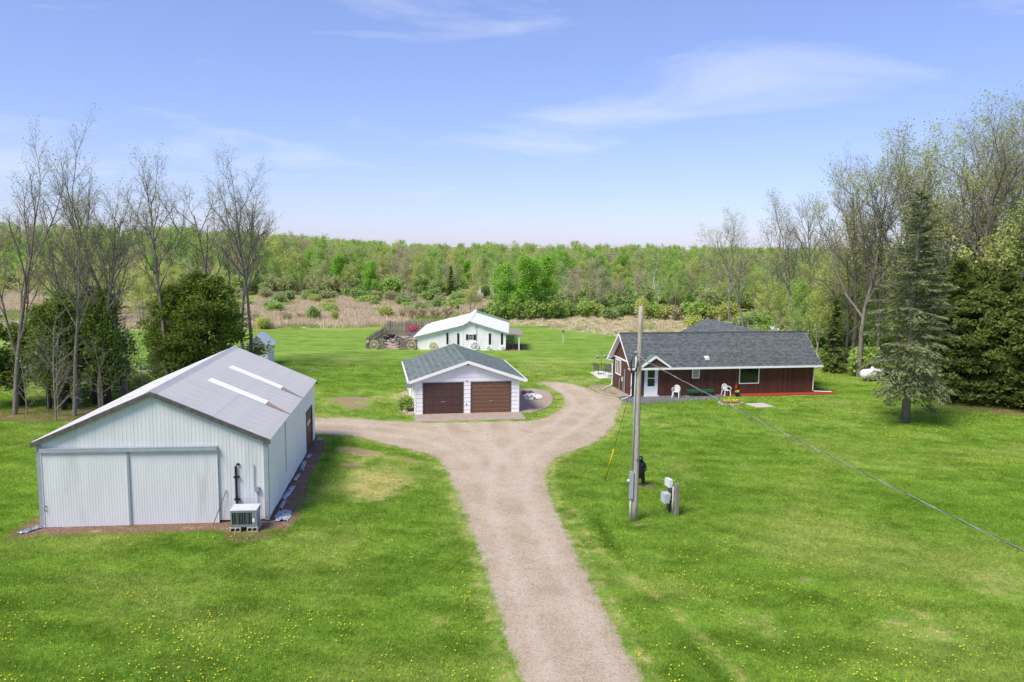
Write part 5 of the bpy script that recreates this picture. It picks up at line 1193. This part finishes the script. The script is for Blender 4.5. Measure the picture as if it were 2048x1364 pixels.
def cedar_mesh(name, seed, H, rad, z0, m, nclump=330, per=46, lean=0., flat=.0, prof=None, size=.20):
    r = np.random.default_rng(seed); n = nclump
    z = z0+(H-z0)*r.random(n)**.9; f = (z-z0)/(H-z0)
    pr = prof(f) if prof else np.sqrt(np.clip(1-(2*f-.75)**2/1.6, .02, 1))
    a = r.random(n)*6.283; lob = .95+.24*np.sin(3*a+seed+.8*z)+.20*np.sin(5*a+2.3*z)+.12*np.sin(9*a-3*z)
    q = rad*pr*lob*r.uniform(.35, 1.05, n)**.6
    C = np.stack([q*np.cos(a), q*np.sin(a), z], -1); ct = r.random(n)
    idx = np.repeat(np.arange(n), per); k = len(idx); out = np.stack([np.cos(a), np.sin(a), np.full(n, .5)], -1)[idx]
    off = r.normal(0, 1, (k, 3))*np.array([.30, .30, .24 if flat == 0 else .12]); P_ = C[idx]+off*(.6+.5*pr[idx])[:, None]
    if flat: P_[:, 2] -= flat*np.hypot(off[:, 0], off[:, 1])*.4
    up = out*np.array([1, 1, 1.2 if flat == 0 else -.2]); V = cards(P_, size*r.uniform(.6, 1.4, k), r, 1.7, up/np.linalg.norm(up, axis=1, keepdims=True), .5)
    return quads_mesh(name, V, m, np.clip(.5*ct[idx]+.5*r.random(k), 0, 1))
def stem_mesh(name, H, r, seed, m, n=1):
    R_ = random.Random(seed); mb = MB()
    for k in range(n):
        a = R_.random()*6.28; x, y = (.25*math.cos(a), .25*math.sin(a)) if n > 1 else (0, 0)
        mb.tube([(x, y, -.1), (x*1.3, y*1.3, H*.3), (x*1.5+R_.uniform(-.1, .1), y*1.5, H*.6), (x*1.6, y*1.6, H*.95)], [r*1.25, r, r*.7, r*.2], 9)
    for k in range(26):
        z = H*R_.uniform(.18, .9); a = R_.random()*6.28; l = R_.uniform(.5, 1.3)*(1.1-z/H); mb.tube([(0, 0, z), (l*math.cos(a), l*math.sin(a), z+.25*l)], [r*.22, r*.06], 4)
    return mb.mesh(name, m, True)
cc = cedar_mesh('crown', 5, 8.6, 2.75, .3, M['cedar'], 250, 120, size=.15); cs = stem_mesh('trunk', 8, .16, 3, M['bark_dark'], 3)
o = place('cedar_tree', cs, cc, (-24.4, 62.6, 0), 0, (1.12, 1.12, .98), 'big bushy dark green cedar behind the metal barn', None)
place('cedar_tree', cs, cc, (-26.6, 62.4, 0), 2.2, (.72, .72, .86), 'narrower cedar pressed against the big bushy cedar', None)
c2 = cedar_mesh('crown', 6, 7.4, 1.15, 2.0, M['cedar'], 62, 100, prof=lambda f: np.clip(1.15-.75*f, .12, 1), size=.15); s2_ = stem_mesh('trunk', 7.0, .15, 4, M['bark_dark'])
for k, (x, y, s, w_) in enumerate(((-30.4, 51.5, .90, 1.0), (-29.3, 51.3, .95, .9), (-28.3, 53.2, 1.05, 1.0), (-27.2, 52.9, 1.02, 1.05), (-26.9, 51.6, .95, .9), (-32.8, 52.5, .72, 1.1), (-28.9, 55.6, 1.0, 1.05), (-34.5, 51.5, .8, 1.1), (-31.6, 55.0, .9, 1.1), (-30.2, 53.4, 1.0, 1.0))):
    place('cedar_tree', s2_, c2, (x, y, 0), k*1.7, (w_, w_, s), ('low cedar at the outer end of the row left of the barn' if s < .85 else 'cedar with bare lower trunk in the row left of the barn'), 'cedars in the left row')

# spruce
def spruce_mesh(name, seed, H, base, spread, m, barkm, power=.85, dens=1., droop=.30, card=.30, nb=8, step=.27, vary=.12):
    r = random.Random(seed); rn = np.random.default_rng(seed); mb = MB(); mb.tube([(0, 0, -.1), (0, 0, H*.3), (.04, 0, H*.6), (0, 0, H)], [H*.0185, H*.0135, H*.008, .015], 12)
    C = []; D = []; T = []; z = base
    while z < H-.15:
        f = (z-base)/(H-base); Lb = spread*((1-f)**power)*(.75 if f < .06 else 1)+.18
        for k in range(nb if f < .8 else 6):
            a = r.random()*6.283; l = Lb*r.uniform(.5, 1.15); rise = (-.10+.75*f)+r.uniform(-vary, vary); p = Vector((0, 0, z+r.uniform(-.1, .1))); dd = Vector((math.cos(a), math.sin(a), rise)).normalized(); n = 5; pts = [p]; 
            for i in range(n): dd = (dd+Vector((0, 0, -droop*(1-f)*.5+(.16 if i > 3 else 0)))).normalized(); p = p+dd*(l/n); pts.append(p)
            mb.tube(pts, [.03*(1-f)+.012]+[.02*(1-f)+.008]*(n-1)+[.005], 4, cap=False); tb_ = r.random()
            side_ = Vector((-math.sin(a), math.cos(a), 0)); m_ = max(6, int(l*26*dens))
            for j in range(m_):
                t_ = r.uniform(.10, 1)**.8; x = t_*n; i = min(int(x), n-1); b_ = pts[i].lerp(pts[i+1], x-i); sg = r.choice((-1, 1)); sw = r.random()*.42*l*(1.05-t_*.7)*sg
                dirv = (pts[i+1]-pts[i]).normalized()*.8+side_*sg*.7+Vector((0, 0, -.35*r.random()))
                C.append(b_+side_*sw+Vector((0, 0, -.10*abs(sw)-r.random()*.10))); D.append(dirv.normalized()); T.append(min(1, .4*tb_+.6*r.random()))
        z += step*r.uniform(.8, 1.2)
    C = np.array([tuple(c) for c in C]); D = np.array([tuple(c) for c in D]); k = len(C)
    S = card*rn.uniform(.6, 1.3, k); b = np.cross(D, rn.normal(size=(k, 3))); b /= np.linalg.norm(b, axis=1, keepdims=True)
    a = D*(S*.5)[:, None]; b = b*(S*.20)[:, None]
    return mb.mesh(name+'_trunk', barkm, True), quads_mesh(name+'_crown', np.stack([C-a, C+b, C+a, C-b], 1), m, T)
sp = spruce_mesh('spruce', 9, 14.9, 2.3, 3.1, M['spruce'], M['bark'], power=.62, dens=1.7, card=.25, nb=7, step=.32, droop=.26, vary=.35)
place('spruce_tree', *sp, (25.3, 50.2, 0), .6, (1.0, 1.0, 1), 'tall grey-green spruce with a bare lower trunk on the lawn', None)
hm = [spruce_mesh('cedar', 31, 10.5, .35, 3.4, M['cedar_dark'], M['bark_dark'], power=.62, dens=2.2, droop=.12, card=.30, nb=10, step=.24), spruce_mesh('cedar', 32, 9.0, .3, 3.2, M['cedar_dark'], M['bark_dark'], power=.55, dens=2.2, droop=.15, card=.30, nb=10, step=.24)]
for k, (x, y, s, w_) in enumerate(((33.0, 58.8, 1.0, .95), (35.2, 57.0, 1.05, 1.0), (38.0, 56.0, .95, 1.1), (36.8, 60.0, 1.12, 1.0), (40.5, 59.5, 1.1, 1.1), (33.4, 62.0, 1.05, .9), (37.3, 53.8, .7, .8))):
    place('dark_cedar', *hm[k % 2], (x, y, 0), k*2.1, (w_, w_, s), 'dark dense cedar with layered boughs in the clump right of the spruce', 'dark cedars right of the spruce')
cr_ = cedar_mesh('crown', 16, 9.0, 2.5, .2, M['cedar_dark'], 300, 110, flat=.5, size=.17)
for k, (x, y, s, w_) in enumerate(((34.0, 57.3, .92, .95), (36.6, 55.2, .98, 1.05), (39.2, 54.6, .95, 1.1), (35.4, 60.2, 1.12, 1.0))):
    place('bushy_cedar', cs, cr_, (x, y, 0), k*1.9, (w_, w_, s), 'broad rounded dark cedar merging into the clump right of the spruce', 'rounded cedars right of the spruce')
sp2 = spruce_mesh('small_spruce', 41, 6.5, .4, 1.2, M['cedar_dark'], M['bark_dark'], power=.9, dens=1.4, card=.3)
place('young_spruce', *sp2, (28.9, 71.0, 0), 0, 1.05, 'slim dark young spruce at the wood edge behind the house', None)
place('young_spruce', *sp2, (-12.8, 165, 0), 1, (1.1, 1.1, 1.05), 'single small dark spruce in front of the far wood', None)

# ------------------------------------------------------------------ wood-edge trees, shrubs and the far forest
MID = dict(levels=3, seg=[6, 5, 4, 3], n=[13, 6, 4], ang=[38, 40, 42], ratio=[.42, .45, .5], wig=[.10, .25, .3, .35], up=[.02, .10, .08, .05], start=[.22, .2, .2], rr=[.45, .5, .55], leaf_lev=2, taper=.15)
NARROW = dict(MID, ang=[26, 32, 38], ratio=[.34, .42, .5], start=[.18, .2, .2])
BUSH = dict(levels=2, seg=[3, 4, 3], n=[13, 6], ang=[42, 40], ratio=[1.15, .5], wig=[.1, .25, .3], up=[0, .06, .05], start=[.0, .15], rr=[.6, .5], leaf_lev=1, taper=.5)
kinds = {
 'fresh': tree_meshes('fresh', 101, 10, .13, MID, M['bark_far'], M['leaf_fresh'], 3000, .20, .28),
 'fresh2': tree_meshes('fresh2', 102, 10, .12, NARROW, M['bark_far'], M['leaf_fresh'], 2500, .18, .24),
 'yellow': tree_meshes('yellow', 103, 10, .13, MID, M['bark_far'], M['leaf_yellow'], 2500, .18, .28),
 'olive': tree_meshes('olive', 104, 10, .13, MID, M['bark_far'], M['leaf_olive'], 2200, .18, .28),
 'bright': tree_meshes('bright', 105, 10, .14, dict(MID, n=[20, 7, 4], start=[.04, .2, .2]), M['bark_far'], M['leaf_bright'], 6500, .22, .26),
 'birch': tree_meshes('birch', 106, 10, .17, NARROW, M['bark_pale'], M['leaf_fresh'], 1500, .19, .22),
 'brown': tree_meshes('brown', 107, 10, .12, MID, M['bark_far'], M['leaf_brown'], 2200, .15, .22),
 'thin': tree_meshes('thin', 108, 10, .12, MID, M['bark_far'], M['leaf_yellow'], 3600, .15, .16),
}
LAB = {'fresh': 'round fresh green tree at the edge of the far wood', 'fresh2': 'narrow fresh green tree at the edge of the far wood', 'yellow': 'yellow-green tree at the edge of the far wood', 'olive': 'olive green tree at the edge of the far wood',
       'bright': 'dense bright green tree at the edge of the far wood', 'birch': 'pale-trunked birch at the edge of the far wood', 'brown': 'brownish budding tree at the edge of the far wood', 'thin': 'thinly leaved yellow-green tree'}
GN = 'trees along the edge of the far wood'
rr = random.Random(77)
def mid(k, x, y, s, lab=None, grp=GN, ws=None):
    ws = ws or s*rr.uniform(.9, 1.2); place({'birch': 'birch_tree'}.get(k, 'leafy_tree'), *kinds[k], (x, y, 0), rr.random()*6.28, (ws, ws, s), lab or LAB[k], grp)
SHR = []
# near bright clump beside the white shed
mid('bright', 2.4, 121, .98, 'bright green birch-like tree in the clump behind the shed porch', 'bright trees behind the shed', 1.15); mid('bright', -1.2, 120, .86, 'bright green birch-like tree in the clump behind the shed porch', 'bright trees behind the shed', 1.0); mid('bright', 4.6, 123, 1.0, 'bright green birch-like tree in the clump behind the shed porch', 'bright trees behind the shed', 1.05)
mid('yellow', -6.5, 123, .50, 'low lime-green willow behind the white shed', None, .75); mid('yellow', -6.4, 132, .98, 'slender lime-green tree rising behind the white shed', None, .6)
for x_, y_, s_ in ((-2.5, 118.5, 1.6), (.2, 119, 1.8), (2.8, 119.5, 1.7), (5.2, 121, 1.9), (7.4, 122, 1.5)): SHR.append((x_, y_, s_))
# wood edge across the picture
ctrl = [(-150, 176), (-100, 172), (-64, 166), (-32, 172), (-10, 168), (4, 145), (10, 128), (22, 128), (36, 136), (60, 150), (100, 165)]
def edge_y(x):
    for (a, ya), (b, yb) in zip(ctrl[:-1], ctrl[1:]):
        if a <= x <= b: return ya+(yb-ya)*(x-a)/(b-a)
    return 170
names = ['fresh', 'fresh2', 'yellow', 'olive', 'birch', 'brown', 'bright', 'thin']; wts = [20, 18, 17, 13, 16, 11, 6, 11]
for row, (dy, st, s0, s1) in enumerate(((2, 4.4, .50, .80), (9, 4.4, .68, .96), (18, 4.6, .84, 1.08))):
    x = -118 if row else -112
    while x < 92:
        xx = x+rr.uniform(-1.8, 1.8); yy = edge_y(xx)+dy+rr.uniform(-3, 3); k = rr.choices(names, wts)[0]
        base_ = 11.6 if yy > 160 else 10.2
        if abs(xx) < .68*yy: mid(k, xx, yy, s0+(s1-s0)*rr.random())
        x += st*rr.uniform(.8, 1.2)
# light trees in the right-hand wood, between the house and the big trees
for k in range(78):
    y = rr.uniform(70, 128); lo_ = .37*y+1 if y < 92 else .285*y; x = rr.uniform(lo_, lo_+26)
    if (x-31.3)**2+(y-114.6)**2 < 40 and rr.random() < .7: continue
    n_ = rr.choices(['thin', 'yellow', 'fresh2', 'olive', 'brown'], [8, 6, 3, 3, 2])[0]
    mid(n_, x, y, rr.uniform(.62, .98), {'thin': 'thinly leaved yellow-green tree in the wood right of the house', 'yellow': 'lime-leaved young tree in the wood right of the house', 'fresh2': 'narrow green young tree in the wood right of the house', 'olive': 'olive green young tree in the wood right of the house', 'brown': 'brownish budding young tree in the wood right of the house'}[n_], 'young trees in the wood right of the house', rr.uniform(.55, .85))
for k in range(17):
    y = rr.uniform(76, 104); x = y*rr.uniform(.355, .475)
    n_ = rr.choice(['yellow', 'thin', 'yellow', 'fresh2', 'thin']); mid(n_, x, y, rr.uniform(.75, 1.08), {'thin': 'thinly leaved yellow-green tree beside the end of the brown house', 'yellow': 'lime-leaved tree beside the end of the brown house', 'fresh2': 'narrow green tree beside the end of the brown house'}[n_], 'light trees beside the brown house', rr.uniform(.75, 1.0))
for k in range(26):
    y = rr.uniform(102, 150); x = -.66*y+rr.uniform(0, 38)
    n_ = rr.choice(['thin', 'yellow', 'olive', 'thin', 'fresh2']); mid(n_, x, y, rr.uniform(.7, 1.0), {'thin': 'thinly leaved yellow-green tree in the marsh behind the left row', 'yellow': 'lime-leaved tree in the marsh behind the left row', 'fresh2': 'narrow green tree in the marsh behind the left row', 'olive': 'olive green tree in the marsh behind the left row'}[n_], 'trees in the marsh behind the left row', .9)
for k in range(7):
    mid('fresh2' if k % 2 else 'yellow', 36.5+k*1.6+rr.uniform(-1, 1), 61.5+rr.uniform(-2, 7), rr.uniform(1.15, 1.5), 'lime green leafy tree rising above the dark cedars', 'leafy trees over the dark cedars', 1.15)
# shrubs
bush = [tree_meshes('bush', 201, 1.6, .05, BUSH, M['bark_far'], M['leaf_shrub'], 2600, .20, .18), tree_meshes('bush', 202, 1.7, .05, BUSH, M['bark_far'], M['leaf_yellow'], 2400, .17, .16), tree_meshes('bush', 203, 1.7, .05, BUSH, M['bark_far'], M['leaf_olive'], 1500, .16, .16), tree_meshes('bush', 204, 1.7, .05, BUSH, M['bark_far'], M['leaf_brown'], 900, .13, .15), tree_meshes('bush', 205, 1.6, .05, BUSH, M['bark_far'], M['leaf_fresh'], 2600, .2, .18), tree_meshes('bush', 206, 1.7, .05, BUSH, M['bark_far'], M['leaf_white'], 700, .16, .16)]
def shrub(k, x, y, s, lab, grp=None, ws=None): place('shrub', *bush[k], (x, y, 0), rr.random()*6.28, (ws or s, ws or s, s), lab, grp, 'shrub')
shrub(0, -27.8, 111.5, 1.25, 'upright green shrub standing alone in the dry reeds', None, 1.0); shrub(1, -25.0, 111.8, 1.0, 'slim yellow-green shrub beside the upright green one', None, .55); shrub(1, -18.6, 116.5, 1.15, 'lime green rounded shrub in the reeds left of the white shed')
for x, y, s in ((-14.8, 117, 1.05), (-13.2, 118, 1.0), (-11.6, 117, 1.1), (-9.8, 118, 1.2), (-16.3, 118, .9)): shrub(3, x, y, s, 'bare twiggy shrub in the row behind the white shed', 'twiggy shrubs behind the shed')
for k in range(44):
    x = -86+k*2.15+rr.uniform(-1, 1); y = (152+rr.uniform(-8, 8)) if x < -2 else 124
    if x > -2: break
    shrub(rr.choice((0, 0, 4, 2)), x, y, rr.uniform(.9, 1.5), 'rounded green shrub along the far side of the marsh', 'shrubs along the marsh', rr.uniform(1.2, 2.0))
for k in range(34):
    x = -62+k*1.9; shrub(rr.choice((0, 4, 1)), x+rr.uniform(-1, 1), 135+rr.uniform(-13, 12), rr.uniform(.5, 1.1), 'low green shrub among the marsh reeds', 'low shrubs in the reeds', rr.uniform(1.0, 1.7))
for k in range(16):
    x = 6+k*1.75; shrub(rr.choice((0, 4, 1, 2)), x, 122+rr.uniform(-2, 4)-(.2*max(0, x-20)), rr.uniform(1.0, 1.9), 'leafy green shrub along the wood edge beyond the house', 'shrubs along the wood edge beyond the house', rr.uniform(1.1, 1.7))
for x_, y_, s_ in SHR: shrub(4, x_, y_, s_, 'bright leafy shrub at the foot of the bright clump behind the shed porch', 'shrubs under the bright clump', s_*.9)
shrub(1, 23.5, 103, 1.3, 'yellow-green shrub just behind the house roof', None, 1.2); shrub(1, 26.5, 92, 1.1, 'yellow-green shrub close behind the rear wing', None, 1.1); shrub(5, 29.3, 88, 1.35, 'white blossoming shrub behind the rear wing of the house', None, .9); shrub(5, -6.5, 150, 1.4, 'white blossoming shrub at the far wood edge', None, 1.4); shrub(5, 36.5, 98, 1.2, 'white blossoming shrub deep in the wood right of the house', None, .9)
for k in range(56):
    y = rr.uniform(66, 112); x = (.44*y if y < 76 else .385*y+2.0 if y < 90 else .29*y)+rr.uniform(0, 12); shrub(rr.choice((0, 2, 2, 4)), x, y, rr.uniform(.7, 1.6), 'low understorey shrub in the wood behind the propane tank', 'understorey shrubs right of the house')
for k in range(14): shrub(rr.choice((2, 3, 1)), -46+rr.uniform(0, 18), 101+rr.uniform(0, 14), rr.uniform(.5, .9), 'small scrubby bush at the edge of the marsh behind the left trees', 'scrub by the marsh')
for k in range(16): shrub(rr.choice((2, 0, 1)), rr.uniform(-35, -26.2), rr.uniform(53.5, 64), rr.uniform(.35, .75), 'low light green bush among the left row of trees', 'undergrowth in the left row')
shrub(4, -7.1, 52.3, .55, 'small leafy green shrub at the garage corner', None, .60)
hb = empty('hosta_bed', (-32.2, 67.8, 0), 0, 'long raised bed of dark leafy plants behind the left trees', 'garden bed')
mb = MB(); mb.box(-1.9, 1.9, -1.5, -1.3, 0, .2); mb.box(-1.9, 1.9, 1.3, 1.5, 0, .2); mb.build('edging', M['concrete'], hb)
blossoms('leaves', M['leaf_shrub'], hb, 700, 1.8, 1.2, .05, .5, .32, 31)

# far forest: one mass of crowns behind the wood edge
src = []
bush_src = [bpy.data.objects.new('forest_bush', bush[k_][1]) for k_ in (0, 2, 4)]
for k in ('fresh', 'fresh2', 'yellow', 'olive', 'bright', 'brown', 'birch'):
    tm, cm = kinds[k]; so1 = bpy.data.objects.new('forest_'+k, cm); src.append(so1)
n = 2600; fy = 185+(520-185)*rng.random(n)**1.2; fx = (rng.random(n)*2-1)*fy*.78
ok = fy > np.array([edge_y(max(-149, min(99, x)))+20 for x in fx]); fx, fy = fx[ok], fy[ok]; n = len(fx)
fsc = rng.uniform(.74, 1.10, n)*(.86+.34*smooth_noise(fx+900, fy, 45, 31))*(1+.30*np.clip((-fx/fy-.10)/.25, 0, 1))*(1+.05*(fy > 300))
fk = rng.choice(7, n, p=[.26, .2, .14, .16, .08, .12, .04])
nb_ = 1500; by = 128+110*rng.random(nb_); bx = (rng.random(nb_)*2-1)*by*.72; ok = by > np.interp(bx, [c_[0] for c_ in CTRL], [c_[1] for c_ in CTRL])+1; bx, by = bx[ok], by[ok]; nb_ = len(bx)
fx, fy, fsc, fk = np.concatenate([fx, bx]), np.concatenate([fy, by]), np.concatenate([fsc, rng.uniform(1.2, 2.3, nb_)]), np.concatenate([fk, 7+rng.integers(0, 3, nb_)]); n = len(fx)
tag(scatter('forest', np.stack([fx, fy, np.zeros(n)], -1), rng.random(n)*6.28, fsc, fk, src+bush_src), 'far spring wood of mixed greens reaching to the horizon', 'forest', kind='stuff')

# ------------------------------------------------------------------ ground cover: grass, dandelions, reeds
def tuft(name, nb, hgt, wid, spread, m, seed, lean=.5):
    r = np.random.default_rng(seed); a = r.random(nb)*6.283; q = spread*np.sqrt(r.random(nb)); b = np.stack([q*np.cos(a), q*np.sin(a), np.zeros(nb)], -1)
    t = r.random(nb)*6.283; h = hgt*r.uniform(.5, 1.15, nb); w_ = np.stack([np.cos(t), np.sin(t), np.zeros(nb)], -1)*wid/2; l = np.stack([np.sin(t), -np.cos(t), np.zeros(nb)], -1)*(h*lean*r.uniform(-1, 1, nb))[:, None]
    top = b+l+np.stack([np.zeros(nb), np.zeros(nb), h], -1); midp = b+l*.4+np.stack([np.zeros(nb), np.zeros(nb), h*.6], -1)
    V = np.stack([b-w_, b+w_, top+w_*.15, midp-w_*.9], 1)
    return bpy.data.objects.new(name, quads_mesh(name, V, m, r.random(nb)))
tf = [tuft('tuft', 24, .050, .013, .22, M['grass'], k, .8) for k in (1, 2, 3)]+[tuft('tuft', 26, .10, .018, .15, M['grass'], 4, .7)]
def lawn_pts(n, y0, y1, seed):
    r = np.random.default_rng(seed); y = y0+(y1-y0)*r.random(n); x = (r.random(n)*2-1)*(y*.68+2); a, sd_ = masks(x, y)
    keep = (sd_ > .05+.5*(r.random(n)-.4)) & (a['dirt'] < .25+.4*r.random(n)) & (a['reed'] < .4)
    for P_, m_ in ((( -13.847, 30.173, .110), (-4.8, 5.2, -.9, 13.7)), ((-2.876, 51.557, .179), (-4.0, 3.6, -2.9, 8.6)), ((8.885, 58.122, .1797), (-.7, 15.6, -1.5, 4.6))):
        c_, s_ = math.cos(P_[2]), math.sin(P_[2]); lx = (x-P_[0])*c_+(y-P_[1])*s_; ly = -(x-P_[0])*s_+(y-P_[1])*c_
        keep &= ~((lx > m_[0]) & (lx < m_[1]) & (ly > m_[2]) & (ly < m_[3]))
    keep &= ~((x > 0) & (x < 3.0) & (y > 52) & (y < 61)); keep &= ~((np.abs(x+5) < 10.6) & (y > 83) & (y < 97.6))
    keep &= ~((x > 16.5) & (x < 18.6) & (y > 54.4) & (y < 56.4)) & ~((x > 6.8) & (x < 9.8) & (y > 65.8) & (y < 70.3))
    return x[keep], y[keep], a['dry'][keep], r
X, Y, Dd, Sc = [], [], [], []
for n, y0, y1, s in ((60000, 17, 30, 1.0), (60000, 30, 46, 1.15), (36000, 46, 75, 1.5)):
    x, y, d, r = lawn_pts(n, y0, y1, int(y0)); X.append(x); Y.append(y); Dd.append(d); Sc.append(s*r.uniform(.7, 1.3, len(x))*np.where(d > .45, .7, 1))
x, y, d, s = map(np.concatenate, (X, Y, Dd, Sc)); n = len(x)
tag(scatter('grass', np.stack([x, y, np.full(n, -.004)], -1), rng.random(n)*6.28, s, np.where(rng.random(n) < .05*smooth_noise(x+90, y, 3, 12), 3, rng.integers(0, 3, n)), tf, d), 'short green lawn grass', 'grass', kind='stuff')
# dandelions
mb = MB(); mb.lathe([(.001, .085), (.022, .085), (.026, .075), (.012, .066), (.001, .064)], 7); dm_ = mb.mesh('dandelion', M['dandelion']); dob = bpy.data.objects.new('dandelion', dm_)
x, y, d, r = lawn_pts(170000, 17, 80, 99)
c = smooth_noise(x+100, y, 2.2, 1)*.6+smooth_noise(x+100, y, .7, 2)*.4; c2 = smooth_noise(x+100, y+40, 9, 3)
k = r.random(len(x)) < np.clip((c-.44)*1.6, 0, 1)**1.4*np.clip((c2-.12)*1.8, 0, 1)*np.where(y < 45, .62, .75)+.005; x, y = x[k], y[k]; n = len(x)
tag(scatter('dandelions', np.stack([x, y, np.zeros(n)], -1), rng.random(n)*6.28, rng.uniform(.5, 1.0, n)*np.where(y > 45, 1.35, 1), np.zeros(n), [dob]), 'yellow dandelion flowers dotted over the lawn', 'dandelions', kind='stuff')
# reeds
rd = [tuft('reed', 40, 1.0, .05, .75, M['reed'], 11, .5), tuft('reed', 40, .75, .06, .8, M['reed'], 12, .7), tuft('rough', 50, .55, .05, .8, M['reed_green'], 13, .6)]
n = 26000; y = 97+75*rng.random(n); x = -125+170*rng.random(n); a, _ = masks(x, y); nn = smooth_noise(x+300, y, 7, 8)
k = (a['reed'] > .42+.25*(nn-.5)) & (np.abs(x) < .7*y); x, y, nn = x[k], y[k], nn[k]; n = len(x)
kd = np.where(sdist(x, y, ROUGH) < 1.5, np.where(rng.random(n) < .35, 1, 2), np.where((nn > .62) | (rng.random(n) < .06), 2, rng.integers(0, 2, n)))
tag(scatter('reeds', np.stack([x, y, np.zeros(n)], -1), rng.random(n)*6.28, rng.uniform(.6, 1.15, n)*np.where(kd == 2, .8, 1)*np.where(x > -2, .6, 1), kd, rd), 'dry beige reeds and rough grass of the marsh', 'reeds', kind='stuff')
